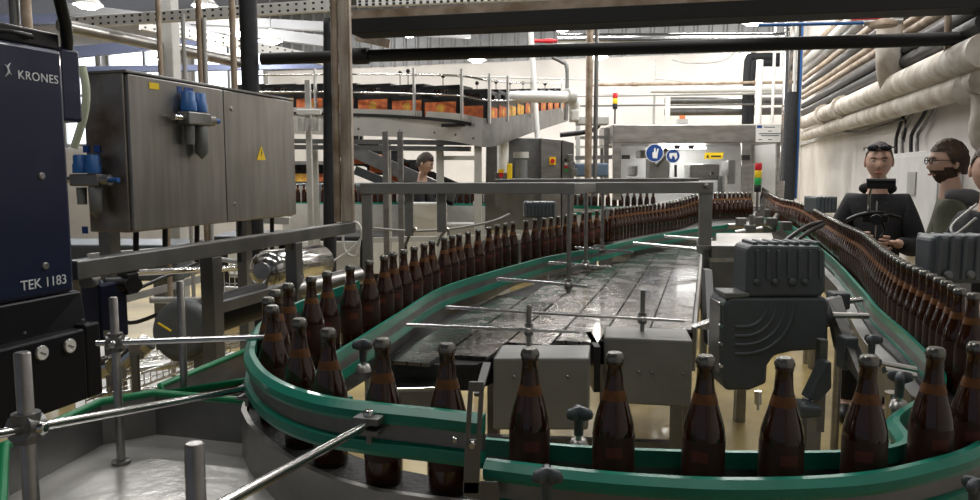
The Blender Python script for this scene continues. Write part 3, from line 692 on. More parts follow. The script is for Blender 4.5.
# ============================================================ RIGHT WALL PIPES
def wallpipe(px0, py0, px1, py1, off, r, m_, name, label, fl=()):
    a = PL(px0, py0, V, CW-off); b = PL(px1, py1, V, CW-off)
    if fl: return twop(name, label, 'pipe', a, b, r, m_, 16, fl)
    return tag(MB().tube([a.lerp(b, k/10) for k in range(11)], r, 14).build(name, m_), label, 'pipe')
wallpipe(803, 136, 985, 80, .20, .075, INSUL, 'insulated_wall_pipe', 'lower thick white insulated pipe along the right wall')
wallpipe(803, 123, 985, 50, .26, .085, INSUL, 'insulated_wall_pipe', 'upper thick white insulated pipe along the right wall', (.45, .28))
wl = [(803, 113, 985, 22, .22, .045, DARKP, 'dark grey wall pipe just above the upper white insulated pipe'), (803, 106, 985, 5, .22, .04, DARKP, 'second dark wall pipe above the white insulated pipes'),
      (803, 98, 985, -14, .20, .03, BROWNP, 'thin brown wall pipe, lowest of the brown ones'), (803, 93, 985, -28, .20, .025, BROWNP, 'thin brown wall pipe, second of the brown ones from below'),
      (803, 87, 985, -42, .18, .035, DARKP, 'grey wall pipe between brown ones high on the right wall'), (803, 80, 960, -40, .18, .03, BROWNP, 'brown wall pipe high on the right wall, under the black tray'),
      (803, 73, 940, -42, .18, .045, STEELD, 'grey wall pipe high on the right wall'), (803, 64, 920, -42, .18, .055, WHITEP, 'topmost white wall pipe near the dark column'), (803, 56, 890, -30, .18, .03, BROWNP, 'topmost brown wall pipe near the dark column')]
for x0, y0, x1, y1, off, r, m_, lb in wl: wallpipe(x0, y0, x1, y1, off, r, m_, 'wall_pipe', lb)
c1 = PL(892, 88, V, CW-.26)
q = PL(883, 20, V, CW-.40)
tag(MB().tube(smooth_path([(c1.x-.10, c1.y-.12, q.z), (c1.x-.10, c1.y-.12, c1.z+.28), (c1.x-.07, c1.y-.09, c1.z+.10), (c1.x+.02, c1.y+.02, c1.z)], 5), .085, 16).build('insulated_elbow_pipe', INSUL), 'short white insulated pipe dropping into the upper wall pipe', 'pipe')
t = thing('valve', 'small steel valve with a red lever on top of the white elbow pipe', 'valve', PL(883, 22, V, CW-.42))
q = t.location.copy(); MB().cyl(q-V*.12, q+V*.12, .022).build('valve_body', STEEL, t); MB().bar(q+UP*.03-V*.20, q+UP*.03, .03, .02).build('lever', RED, t); MB().lathe([(.09, -.03), (.09, 0), (.03, .02)], q, 16).build('flange', BROWNP, t)
MB().tube([q-V*.12, q-V*.8+UP*.02], .012).build('blue_hose', BLUE, t)
q = PL(975, 88, V, CW-.20)
tag(MB().tube(smooth_path([(q.x-.02, q.y+.06, q.z+.0), (q.x+.02, q.y-.06, q.z-.02), (q.x+.03, q.y-.09, q.z-.12), (q.x+.03, q.y-.09, q.z-.26), (q.x+.12, q.y-.2, q.z-.36)], 5), .085, 14).build('insulated_elbow_pipe', INSUL), 'grubby white insulated elbow turning down at the right edge', 'pipe')
q = A(967, 150, 4.9); tag(MB().box((q.x, q.y, 1.65), (.06, .06, 3.3), AU).build('red_post', REDB), 'dark red steel post at the right edge behind the people', 'post')
tag(MB().tube(smooth_path([A(948, -5, 4.2), A(948, 40, 4.2), A(947, 60, 4.2), A(952, 67, 4.2), A(985, 66, 4.2)], 5), .018).build('bent_conduit', BROWNP), 'thin rusty pipe hanging down and bending right at the top right', 'pipe')
# wall cabinet with conduits and cables
q0 = PL(892, 154, V, CW-.13); q1 = PL(934, 264, V, CW-.13)
wc = thing('wall_cabinet', 'white electrical cabinet on the right wall between the two men', 'cabinet', (q0+q1)/2)
ua, ub_ = UV(q1)[0]-.02, UV(q0)[0]
MB().uvbox(ua, ub_, CW-.13, CW, q1.z, q0.z).build('body', WHITEP, wc, .006)
MB().uvbox(ua+.02, ub_-.08, CW-.14, CW-.13, q1.z+.03, q0.z-.03).build('door', WHITEP, wc, .003)
a = PL(909, 172, V, CW-.141); MB().uvbox(UV(a)[0]-.22, UV(a)[0], CW-.15, CW-.14, a.z-.16, a.z).build('vent_grille', LGREY, wc)
for k, px in enumerate((896, 902, 911, 917)):
    tag(MB().tube(smooth_path([PL(px, 154, V, CW-.06), PL(px, 140, V, CW-.06), PL(px+2, 132, V, CW-.05), PL(px+9+k*3, 110, V, CW-.04), PL(px+12+k*3, 90, V, CW-.04)], 4), .014).build('cable', STEELD if k % 2 else BLACK), ['black cable rising from the white wall cabinet, the leftmost', 'grey cable rising from the white wall cabinet, second from left', 'black cable rising from the white wall cabinet, third from left', 'grey cable rising from the white wall cabinet, rightmost'][k], 'cable')
tag(MB().tube(smooth_path([PL(803, 119, V, CW-.05), PL(815, 122, V, CW-.05), PL(850, 132, V, CW-.05), PL(885, 125, V, CW-.05), PL(905, 120, V, CW-.05), PL(903, 142, V, CW-.05)], 6), .012).build('cable', BLACK), 'black cable sagging along the right wall under the white pipes', 'cable')
# ============================================================ STEEL TRAY with green edges (front left)
tz = .957; rz_ = 1.03
tray = thing('steel_tray', 'flat grimy steel tray with green plastic edge at lower left', 'tray', (-.75, 1.5, tz))
rimZ = 1.06
rim = [Z(4, 640, rimZ), Z(4, 446, rimZ), Z(100, 402, rimZ), Z(155, 393, rimZ), Z(262, 405, rimZ)]
R_ = [Vector((p.x, p.y, rimZ)) for p in rim]; R_[4] = Vector((-.36, R_[4].y-.03, rimZ))
R_[0] = Z(-6, 620, rimZ)
MB().prism([Vector((p.x, p.y, tz)) for p in R_]+[Vector((-.36, 1.35, tz)), Vector((-.18, 1.02, tz)), Vector((-.18, .55, tz))], (0, 0, -.012)).build('plate', PLATE, tray)
m = MB()
for a, b in zip(R_, R_[1:]): m.bar(Vector((a.x, a.y, (tz+rimZ)/2)), Vector((b.x, b.y, (tz+rimZ)/2)), .008, rimZ-tz)
m.build('side_wall', STEELD, tray)
MB().tube(R_, .010, 8).build('edge_trim', GREEND, tray)
for x, y in ((-.62, .6), (-.22, .6), (-.95, 1.95), (-.42, 1.75)): MB().box((x, y, tz/2-.006), (.04, .04, tz-.012)).build('leg', STEELD, tray)
t2 = thing('narrow_steel_tray', 'narrow steel tray behind the first one, with green upper edge', 'tray', A(200, 385, 2.2))
S_ = [Z(262, 344, 1.06), Z(160, 386, 1.06), Z(166, 391, 1.06), Z(262, 399, 1.06)]
S_ = [S_[0], S_[1], Z(163, 388, 1.06)+Vector((.03, -.05, 0)), Vector((-.56, 2.0, 1.06))]
m = MB()
for a, b in zip(S_, S_[1:]): m.bar(a-UP*.045, b-UP*.045, .006, .09)
m.build('side_wall', STEEL, t2)
MB().tube(S_, .009, 8).build('edge_trim', GREEND, t2)
MB().prism([p-UP*.09 for p in S_]+[Vector((-.62, 2.35, .97))], (0, 0, -.006)).build('plate', STEEL, t2)
MB().cyl(Vector((-.75, 2.25, 0)), Vector((-.75, 2.25, .965)), .02).build('leg', STEELD, t2)

# ============================================================ RODS AND CLAMPS on posts
def clamp_at(p, axis, root, r=.017):
    m = MB(); a = Vector(axis).normalized(); m.cyl(p-a*.016, p+a*.016, r, seg=12); m.cyl(p-UP*.020, p+UP*.020, r*.9, seg=12); n = a.cross(UP).normalized()
    if n.y > 0: n = -n
    o = m.build('clamp', STEELD, root, .002)
    MB().lathe([(.009, 0), (.009, .010), (.006, .012)], p+n*.017, 6, Mdir(n)).build('clamp_screw', CHROME, o); return o
def post_rod(px, pyt, Y, zbot, label, rad, rods):
    q = A(px, pyt, Y); t = thing('guide_post', label, 'post', (q.x, q.y, zbot), 'steel guide posts')
    MB().lathe([(rad, 0), (rad, q.z-zbot-.002), (rad-.002, q.z-zbot)], (q.x, q.y, zbot), 18).build('post', STEEL, t)
    return t, q
def bracket(p, d, root):
    """small bolted clamp block between a rod and a rail"""
    d = Vector(d).normalized(); m = MB(); m.box(p, (.045, .03, .012), math.atan2(d.y, d.x)); m.box(p-UP*.018, (.045, .03, .008), math.atan2(d.y, d.x)); o = m.build('rail_bracket', STEELD, root, .002)
    MB().lathe([(.009, 0), (.009, .008), (.006, .010)], p+UP*.006, 6).build('nut', CHROME, o)
    MB().cyl(p-UP*.04, p-UP*.018, .005).build('screw', STEELD, o)
t, q = post_rod(22, 352, 1.0, tz, 'thick steel post nearest the lower left corner carrying a long slanting rod', .0105, 0)
k1 = PL(27, 427, Vector((0, 1, 0)), q.y); k1 = Vector((q.x, q.y, A(27, 427, 1.0).z))
e = A(247, 388, 1.63); d = (e-k1).normalized()
MB().cyl(k1-d*.35+Vector((0, -.012, 0)), e+Vector((0, -.006, 0)), .0068).build('cross_rod', CHROME, t); clamp_at(k1, d, t, .020); bracket(e, d, t)
t, q = post_rod(113, 297, 1.64, tz, 'steel post in the tray corner with a level cross rod to the bend', .0092, 0)
k1 = Vector((q.x, q.y, A(114, 342, 1.64).z)); e = Vector((-.50, 1.70, k1.z))
MB().cyl(k1+Vector((-.035, -.012, 0)), e+Vector((0, -.012, 0)), .0068).build('cross_rod', CHROME, t); clamp_at(k1, e-k1, t, .018)
MB().lathe([(.02, 0), (.02, .006)], (q.x, q.y, tz+.001), 12).build('base_flange', STEELD, t)
t, q = post_rod(180, 281, 1.90, .97, 'steel post behind the cross rod, left of the rail bend', .0092, 0)
t, q = post_rod(194, 443, .76, tz, 'short thick steel post with bright flat top at the bottom edge', .0100, 0)
e = A(369, 424, 1.215); p_ = A(232, 499, .80); d = (e-p_).normalized(); k1 = p_-d*.07
MB().cyl(k1, e, .0070).build('cross_rod', CHROME, t); MB().bar(k1, Vector((q.x, q.y, k1.z-.03)), .02, .02).build('clamp', STEELD, t); bracket(e+Vector((0, 0, .008)), (1, -.3, 0), t)
# slotted bracket and its foot
br = thing('slotted_bracket', 'tall slotted grey steel bracket bolted to the rail left of front row', 'bracket', A(473, 500, 1.12))
Yb = 1.135
def yq(px, py, y=Yb): return A(px, py, y)
def flat(px0, py0, px1, py1, y=Yb, th=.006, skew=0):
    return [yq(px0, py1, y), yq(px1, py1, y), yq(px1+skew, py0, y), yq(px0+skew, py0, y)]
m = MB()
for x0, x1 in ((465, 470), (476, 481)): m.prism([yq(x0, 440), yq(x1, 440), yq(x1+3, 392), yq(x0+3, 392)], (0, .005, 0))
m.prism([yq(468, 392), yq(484, 392), yq(484, 382), yq(469, 382)], (0, .005, 0)); m.prism([yq(463, 494), yq(479, 494), yq(481, 440), yq(465, 440)], (0, .005, 0)); m.prism([yq(463, 496), yq(500, 504), yq(498, 482), yq(463, 482)], (0, .005, 0))
m.build('slotted_plate', STEELD, br, .0012)
for px, py in ((472, 444),): bolt(yq(px, py)+Vector((0, -.001, 0)), (0, -1, 0), .0065, br, CHROME, 'nut', .006)
bolt(yq(455, 439, 1.15), (0, -1, 0), .005, br, CHROME, 'nut', .006)
MB().bar(yq(478, 396)+Vector((0, .004, 0)), yq(487, 375)+Vector((0, .07, 0)), .012, .006).build('strut', STEELD, br)
# knobs
def knob(p, s, label, root_name='star_knob', tilt=0):
    p = Vector(p); t = thing(root_name, label, 'knob', p, 'black three lobed clamp knobs')
    m = MB(); n = 48; prof = []
    vs = []
    for j, (k, z) in enumerate(((.55, -.012), (1, -.006), (1.05, .004), (.9, .012), (.45, .016))):
        for i in range(n):
            a = 2*pi*i/n; r = s*(.62+.38*cos(3*a+tilt))*k; r = max(r, s*.34*k); vs.append(p+Vector((r*cos(a), r*sin(a), z*s/.03)))
    m.add(vs, [(j*n+i, j*n+(i+1) % n, (j+1)*n+(i+1) % n, (j+1)*n+i) for j in range(4) for i in range(n)], True); m.add(vs[:n], [list(range(n))]); m.add(vs[-n:], [list(range(n))])
    m.build('knob_head', MOTOR, t); MB().lathe([(s*.33, -s*1.5), (s*.36, -s*.4), (s*.42, -.2*s)], p, 14).build('knob_hub', MOTOR, t)
    MB().cyl(p-UP*s*2.2, p-UP*s*1.4, s*.22).build('threaded_stud', CHROME, t); MB().lathe([(s*.75, -s*2.4), (s*.55, -s*1.8), (s*.3, -s*1.75)], p, 12).build('clamp_base', STEEL, t)
    return t
knob(A(579, 414, 1.40), .027, 'black three-lobed knob between two front bottles, inside the green rail', tilt=pi/2)
knob(A(547, 476, 1.06), .024, 'black three-lobed knob on the outer side of front rail at bottom', tilt=pi/2)
knob(A(363, 345, 1.62), .024, 'small black knob left of the gold-capped bottle at the bend', tilt=pi/2)
knob(A(900, 378, 1.52), .026, 'black knob behind the right front bottles, below the right rail', tilt=0)
knob(A(872, 340, 1.85), .024, 'black knob on the rods between gear motor and right rail', tilt=1)
knob(A(975, 486, 1.08), .022, 'black knob cut by the lower right corner of the picture', tilt=1)
# rods over the mesh table
def table_post(px, pt, pb, py_rod, x0, y0, x1, y1, Y, label, hang=False, r=.0085, rr=.0062):
    q = A(px, pt, Y); bz_ = A(px, pb, Y).z
    t = thing('table_rod_clamp', label, 'rod clamp', (q.x, q.y, min(bz_, q.z)), 'rods holding the inner rail')
    MB().cyl((q.x, q.y, bz_), (q.x, q.y, q.z), r).build('post', STEEL, t, .001)
    k = Vector((q.x, q.y, A(px, py_rod, Y).z)); a = A(x0, y0, Y+.05); b = A(x1, y1, Y)
    n = Vector((0, -.014, 0)); d = (b-a).normalized(); a = k-d*(k-a).length; b = k+d*(b-k).length
    MB().cyl(a+n, b+n, rr).build('cross_rod', CHROME, t); clamp_at(k, d, t, .017 if Y < 3 else .02)
table_post(529, 305, 352, 329, 408, 324, 578, 331, 2.56, 'short post on left end box holding the nearest cross rod')
table_post(643, 290, 372, 318, 446, 306, 683, 320, 2.80, 'taller post on right end box holding the longest cross rod')
table_post(569.5, 192, 293, 284, 497, 279, 586, 286, 3.10, 'longest hanging rod with clamp over the mesh table', r=.0095)
table_post(586.5, 192, 269, 265, 549, 262, 610, 267, 3.7, 'middle of three hanging rods over the mesh table', r=.009)
table_post(603, 192, 252, 249.5, 575, 247, 632, 252, 4.4, 'farthest of the three hanging rods over the mesh table', r=.009)
for k, (a, b, lb) in enumerate([((633, 243, 4.9), (700, 249, 4.9), 'steel rod reaching from rail to the far right edge of table'), ((664, 236, 5.6), (712, 240, 5.6), 'steel rod reaching over the far end of the table')]):
    t = tag(MB().tube([A(*a), A(*b)]+([A(704, 256, 4.7), A(703, 292, 4.6), A(697, 300, 4.5)] if k == 0 else []), .010).build('cross_rod', CHROME), lb, 'rod')
t = tag(MB().tube(smooth_path([A(712, 250, 4.2), A(704, 258, 4.2), A(703, 300, 4.2), A(692, 318, 4.2), A(692, 345, 4.2)], 4), .010).build('bent_rod', STEEL), 'bent steel rod going down along the right edge of the mesh table', 'rod')

# ============================================================ OVERHEAD RACK with cross beam
Yr = 4.0
rk = thing('rack_frame', 'horizontal grey steel rack with legs spanning over the mesh table', 'rack', (A(540, 188, Yr).x, Yr, 0))
a, b = A(361, 188.5, Yr), A(712, 187.5, Yr)
MB().bar(a, b, .06, .058).build('cross_beam', PAINTG, rk, .004)
MB().bar(a+Vector((.7, .35, .035)), b+Vector((.02, .35, .035)), .05, .022).build('rear_beam', STEELD, rk, .003)
MB().bar(b+Vector((-.035, 0, .0)), b+Vector((-.035, .36, 0)), .06, .056).build('side_beam', PAINTG, rk)
MB().bar(A(569.5, 189, 3.06), A(601, 187, 4.5), .04, .045).build('lengthwise_beam', PAINTG, rk, .003)
def leg(px0, px1, yb_, Y=Yr, zb_=None, m_=PAINTG):
    p = A(px0, 192, Y); r = A(px1, 192, Y); zz = A(px0, yb_, Y).z if zb_ is None else zb_
    return MB().hexa([Vector((p.x, Y-.02, zz)), Vector((r.x, Y-.02, zz)), Vector((r.x, Y+.02, zz)), Vector((p.x, Y+.02, zz)), Vector((p.x, Y-.02, p.z)), Vector((r.x, Y-.02, p.z)), Vector((r.x, Y+.02, p.z)), Vector((p.x, Y+.02, p.z))]).build('leg', m_, rk, .003)
leg(362, 372, 300, zb_=0); leg(700, 712, 246); leg(405, 413, 236, 4.03); leg(437, 446, 232, 4.03)
MB().box(A(706, 247, Yr), (.085, .05, .02)).build('foot_plate', STEEL, rk, .003)
q = A(706, 250, Yr); MB().box((q.x, q.y, q.z/2), (.03, .03, q.z)).build('leg', STEELD, rk)
for px in (409, 441): MB().tube([A(px-4, 246, 4.03), A(px, 236, 4.03), A(px+7, 228, 4.0)], .008).build('bent_foot', STEEL, rk)
for px in (569.5, 706): bolt(A(px, 186, Yr-.035), (0, -1, 0), .013, rk, STEELD, 'nut', .012)
for px in (385, 400): q = A(px, 120, 6.3); tag(MB().box((q.x, q.y, A(px, 131, 6.3).z/2), (.045, .045, A(px, 131, 6.3).z)).build('upright_post', STEEL, None, .003), 'upright steel post behind the rack, %s of the pair' % ('left' if px == 385 else 'right'), 'post')

# ============================================================ GEAR MOTORS
def gearbox_front(px0, px1, py0, py1, Y): return A(px0, py1, Y), A(px1, py0, Y)
gm = thing('gear_motor', 'big dark grey gear motor with finned top and curved ribs behind front bottles', 'motor', A(780, 390, 2.2))
Ym = 2.10
def pl(px, py, y=Ym): return A(px, py, y)
top = [pl(747, 249), pl(752, 245), pl(820, 246), pl(826, 252), pl(826, 292), pl(820, 297), pl(750, 297), pl(746, 291)]
MB().prism(top, (0, .12, 0)).build('motor_cover', MOTOR, gm, .008)
for k in range(7):
    x = 757+k*10.5; p = pl(x, 245); MB().box(p+Vector((0, .06, .003)), (.014, .10, .010)).build('cooling_fin', MOTOR, gm, .003)
    MB().bar(pl(x, 250)+Vector((0, -.002, 0)), pl(x, 279)+Vector((0, -.002, 0)), .008, .008, Vector((0, 1, 0))).build('cover_rib', MOTOR, gm, .002)
for px, r in ((757, .010), (775, .010), (792, .012), (805, .009)): MB().lathe([(r, 0), (r, .004), (r*.5, .007)], pl(px, 282)-Vector((0, .0, 0)), 14, Mdir((0, -1, 0))).build('plug', MOTOR, gm)
body = [pl(724, 303), pl(730, 297), pl(826, 297), pl(829, 303), pl(829, 350), pl(792, 352), pl(775, 356), pl(768, 366), pl(767, 384), pl(750, 391), pl(726, 391), pl(722, 380)]
MB().prism(body, (0, .14, 0)).build('gearbox_cover', MOTOR, gm, .010)
m = MB()
for k in range(4):
    r = 22+k*9; cx, cy = 735, 301
    pts = [pl(735, 301+r+4)]+[pl(745+ (r)*sin(t)*1.0, 305+(r)*cos(t)) for t in [j*pi/2/8 for j in range(9)]]+[pl(745+r, 301)]
    m = MB(); m.tube([p+Vector((0, .002, 0)) for p in pts], .006, 8); m.build('curved_rib', MOTOR, gm)
MB().prism([pl(725, 293), pl(750, 293), pl(750, 297), pl(725, 299)], (0, .10, 0)).build('shoulder', MOTORL, gm, .003)
MB().box(pl(723, 340)+Vector((0, .07, 0)), (.010, .10, .20)).build('mounting_flange', STEEL, gm)
for py in (303, 325, 343, 365): bolt(pl(720, py), (0, -1, 0), .006, gm, CHROME, 'nut', .01)
MB().cyl(pl(758, 391, 2.15), pl(758, 404, 2.15), .010).build('shaft', CHROME, gm); MB().cyl(pl(758, 404, 2.15), pl(758, 410, 2.15), .004).build('pin', CHROME, gm)
MB().cyl(pl(829, 330)+Vector((0, .15, 0)), pl(852, 325)+Vector((0, .15, 0)), .035).build('output_bearing', MOTOR, gm)
q = pl(800, 300); MB().box((q.x, Ym+.10, .45), (.05, .05, .9)).build('support_leg', STEELD, gm)
# ribbed motor on the right wall side
def ribbed(px0, px1, py0, py1, Y, dep, label, n, plugs=0, leg_=True, name='ribbed_motor'):
    a = A(px0, py1, Y); b = A(px1, py0, Y); w_ = b.x-a.x; h_ = b.z-a.z
    t = thing(name, label, 'motor', (a.x+w_/2, Y+dep/2, a.z if leg_ else a.z))
    MB().box((a.x+w_/2, Y+dep/2, a.z+h_/2), (w_, dep, h_)).build('housing', MOTOR, t, min(.02, h_*.12), bseg=3)
    for k in range(n):
        x = a.x+w_*(k+.5)/n; MB().box((x, Y+dep/2, a.z+h_*.55), (w_/n*.38, dep+.02, h_*.93)).build('rib', MOTOR, t, w_/n*.12)
    for k in range(plugs): MB().lathe([(.016, 0), (.016, .006), (.008, .01)], (a.x+w_*(k+.7)/(plugs+.4), Y-.008, a.z+h_*.2), 14, Mdir((0, -1, 0))).build('plug', MOTORL, t)
    if leg_: MB().box((a.x+w_/2, Y+dep/2, a.z/2), (.06, .06, a.z)).build('support_leg', STEELD, t)
    return t
ribbed(930, 1010, 236, 284, 2.75, .12, 'dark grey ribbed motor cover in front of the bearded man in olive', 6, 3)
ribbed(524, 556, 202, 218, 5.1, .18, 'grey finned motor among the left lane, below the rack beam', 9)
ribbed(816, 838, 197, 213, 6.0, .25, 'small grey ribbed motor beyond the right lane, left of the man in black', 6)

# ============================================================ clamps, side bars and brackets between table and right lane
side = thing('side_carrier', 'cluster of steel carrier bars and brackets right of mesh table', 'carrier', A(745, 240, 4.8))
MB().hexa([A(716, 252, 4.4), A(775, 252, 4.4), A(772, 240, 5.2), A(716, 240, 5.2), A(716, 243, 4.4), A(775, 243, 4.4), A(772, 233, 5.2), A(716, 233, 5.2)]).build('cover_plate', STEEL, side, .004)
MB().prism([A(712, 292, 3.9), A(747, 292, 3.9), A(747, 262, 3.9), A(712, 262, 3.9)], (0, .05, 0)).build('side_panel', STEELD, side)
MB().prism([A(712, 258, 3.95), A(745, 258, 3.95), A(745, 246, 3.95), A(712, 246, 3.95)], (0, .3, 0)).build('panel', STEEL, side)
MB().prism([A(708, 345, 3.0), A(717, 345, 3.0), A(712, 270, 3.4), A(705, 270, 3.4)], (0, .06, 0)).build('black_bracket', BLACK, side)
for px0, py0, px1, py1, Y in ((735, 233, 762, 229, 6.0), (728, 226, 768, 224, 6.6), (752, 215, 752, 236, 6.0), (745, 238, 757, 212, 6.2), (763, 205, 760, 232, 6.5), (770, 228, 778, 214, 6.4)):
    MB().cyl(A(px0, py0, Y), A(px1, py1, Y), .022).build('carrier_rod', STEEL, side)
for px, py, Y in ((758, 221, 6.2), (750, 229, 6.0), (765, 213, 6.6), (772, 222, 6.2), (741, 222, 6.3), (786, 226, 5.9)): MB().box(A(px, py, Y), (.08, .06, .07), random.uniform(-.6, .6)).build('clamp_block', STEELD, side, .008)
for k in range(9): q = A(711+k*6.5, 245.5, 4.6); MB().ball(q, (.018, .04, .012)).build('roller', LGREY, side)
MB().prism([A(715, 331, 2.5), A(722, 331, 2.5), A(716, 320, 2.5), A(694, 328, 2.5)], (0, .05, 0)).build('stay_plate', CHROME, side)
q = A(745, 245, 4.8); MB().box((q.x, q.y, q.z/2-.05), (.06, .06, q.z-.1)).build('leg', STEELD, side)
rb = thing('rail_support', 'dark brackets and twin rods holding the right green rail', 'bracket', A(850, 350, 2.2))
for px0, py0, px1, py1, Y in ((832, 302, 862, 300, 2.3), (832, 315, 868, 316, 2.1), (880, 363, 915, 370, 1.75), (884, 370, 915, 376, 1.7)): MB().cyl(A(px0, py0, Y), A(px1, py1, Y), .009).build('rod', CHROME, rb)
MB().prism([A(828, 300, 2.2), A(842, 296, 2.2), A(852, 330, 2.1), A(872, 372, 1.9), A(862, 384, 1.9), A(838, 350, 2.1)], (0, .03, 0)).build('angled_bracket', STEELD, rb, .003)
MB().prism([A(808, 400, 1.95), A(826, 362, 1.95), A(832, 362, 1.95), A(832, 388, 1.95), A(820, 402, 1.95)], (0, .05, 0)).build('dark_gusset', MOTOR, rb, .004)
MB().prism([A(800, 420, 1.9), A(822, 418, 1.9), A(824, 408, 1.9), A(802, 406, 1.9)], (0, .08, 0)).build('dark_foot', MOTOR, rb, .008)
MB().box(A(838, 300, 2.25), (.05, .06, .05)).build('clamp_block', MOTOR, rb, .006); MB().box(A(847, 352, 2.05), (.04, .05, .09)).build('clamp_block', MOTOR, rb, .006)
MB().cyl(A(893, 392, 1.55), A(893, 425, 1.55), .016).build('chrome_spacer', CHROME, rb); MB().box(A(820, 385, 2.0)+Vector((0, 0, -.0)), (.02, .03, .25)).build('strut', STEELD, rb)
q = A(828, 410, 2.0); MB().box((q.x, q.y+.1, q.z/2), (.04, .04, q.z)).build('leg', STEELD, rb)
for k, (a, b, c, d_) in enumerate([((783, 243), (796, 233), (808, 226), (822, 222)), ((791, 246), (803, 236), (812, 230), (824, 224))]):
    tag(MB().tube(smooth_path([A(*a, 3.9), A(*b, 4.0), A(*c, 4.2), A(*d_, 4.4)], 5), .012).build('black_hose', BLACK), 'black hose arching over the right green rail, %s of two' % ('upper' if k == 0 else 'lower'), 'hose')
# tower lights
def tower(px, y0, y1, y2, Y, r, cols, label, zfoot=None):
    q = A(px, y1, Y); t_ = A(px, y0, Y); t = thing('tower_light', label, 'signal light', (q.x, q.y, A(px, y2, Y).z if zfoot is None else zfoot))
    n = len(cols); h = (t_.z-q.z)/n
    for i, c_ in enumerate(cols): MB().lathe([(r*.96, 0), (r, .003), (r, h*.93), (r*.9, h*.99)], (q.x, q.y, t_.z-h*(i+1)), 16).build('lamp_segment', c_, t)
    zf = A(px, y2, Y).z if zfoot is None else zfoot
    MB().cyl((q.x, q.y, zf), (q.x, q.y, q.z), r*.4).build('pole', STEELD, t); return t
tower(757.5, 163, 192, 215, 7.0, .031, [RED, YEL, GRNL, BLACK], 'red yellow and green signal tower light above the lane junction', 0)
tower(615, 93, 109, 124, 9.3, .03, [RED, YEL, BLACK], 'red and yellow signal lamp on top left of the inspection machine')
# ============================================================ INSPECTION MACHINE at the back
Yi = 9.4
im = thing('inspection_machine', 'stainless inspection machine with glass guards and blue safety signs at back', 'machine', A(700, 200, Yi)*1)
im.location.z = 0
def ip(px, py, y=Yi): return A(px, py, y)
def panel(px0, px1, py0, py1, y=Yi, th=.05): return MB().prism([ip(px0, py1, y), ip(px1, py1, y), ip(px1, py0, y), ip(px0, py0, y)], (0, th, 0))
panel(613, 784, 124.5, 143, th=1.2).build('top_hood', STEEL, im, .01)
panel(613, 621, 143, 200).build('frame_post', STEEL, im); panel(742, 750, 143, 205).build('frame_post', STEEL, im); panel(777, 784, 143, 200).build('frame_post', STEEL, im)
a = ip(613, 210); b = ip(784, 210); zc = a.z
MB().box(((a.x+b.x)/2, Yi+.6, zc/2), (b.x-a.x, 1.2, zc)).build('base_cabinet', STEELD, im, .01)
MB().box((a.x+.03, Yi+1.17, 1.6), (.06, .06, 1.2)).build('frame_post', STEEL, im); MB().box((b.x-.03, Yi+1.17, 1.6), (.06, .06, 1.2)).build('frame_post', STEEL, im)
panel(621, 742, 143, 205, Yi+1.15, .02).build('rear_panel', WHITEP, im); panel(750, 777, 143, 205, Yi+1.15, .02).build('rear_panel', WHITEP, im)
g = panel(622, 741, 144, 200, Yi+.01, .006).build('glass_guard', CLEAR, im); g2 = panel(751, 776, 144, 200, Yi+.01, .006).build('glass_guard', CLEAR, im)
for px, py, w_, h_ in ((622, 155, 8, 4), (742, 155, 8, 5), (675, 145, 5, 4), (689, 145, 5, 4), (675, 165, 2, 12), (711, 172, 3, 3)): panel(px, px+w_, py, py+h_, Yi-.03, .04).build('hinge' if h_ < 8 else 'guard_handle', BLACK, im)
for k, (px, py, w_, h_) in enumerate([(650, 158, 20, 26), (690, 164, 30, 16), (728, 160, 8, 24), (640, 150, 8, 8), (632, 166, 6, 10)]):
    panel(px, px+w_, py, py+h_, Yi+.5, .3).build('inner_module', STEEL if k % 2 else LGREY, im, .02)
MB().cyl(ip(655, 165, Yi+.45), ip(668, 150, Yi+.45), .05).build('inner_roller', CHROME, im); MB().cyl(ip(722, 176, Yi+.4), ip(722, 200, Yi+.4), .06).build('inner_roller', CHROME, im)
q = ip(686, 150, Yi+.6); panel(660, 706, 147, 149, Yi+.7, .1).build('inner_tube_lamp', LAMPE, im)
panel(660, 694, 182, 186, Yi-.02, .05).build('guide_strip', CHROME, im)
for px, py, r in ((654.5, 153, 9), (673, 156, 7)):
    c_ = ip(px, py, Yi-.012); R = r/765*Yi
    s_ = MB().cyl(c_, c_-Vector((0, .003, 0)), R, seg=28).build('sign_border', WHITEP, im)
    MB().cyl(c_-Vector((0, .003, 0)), c_-Vector((0, .005, 0)), R*.92, seg=28).build('safety_sign', BLUES, s_, label='round blue safety sign')
    m = MB(); y = c_.y-.0055
    P = ([(-.25, .1), (-.2, -.55), (.3, -.6), (.35, -.1), (.45, .45), (.3, .5), (.15, 0), (.1, .55), (-.05, .55), (-.1, .05)] if r == 9 else [(-.55, .15), (-.5, .4), (.5, .45), (.6, -.2), (.35, -.55), (.2, -.1), (-.1, .1), (-.2, -.4), (-.45, -.3)])
    m.prism([Vector((c_.x+x*R, y, c_.z+z*R)) for x, z in P], (0, -.001, 0)); m.build('sign_symbol', WHITEP, s_)
s_ = MB().prism([ip(704, 159, Yi-.012), ip(722, 159, Yi-.012), ip(724, 152.5, Yi-.012), ip(705, 152.5, Yi-.012)], (0, .004, 0)).build('warning_label', YEL, im)
q = ip(706, 157.6, Yi-.014); MB().prism([q, q+Vector((.04, 0, 0)), q+Vector((.02, 0, .04))], (0, -.001, 0)).build('label_symbol', BLACK, s_)
MB().prism([ip(711, 157, Yi-.014), ip(721, 157, Yi-.014), ip(721, 155.5, Yi-.014), ip(711, 155.5, Yi-.014)], (0, -.001, 0)).build('label_text_line', BLACK, s_)
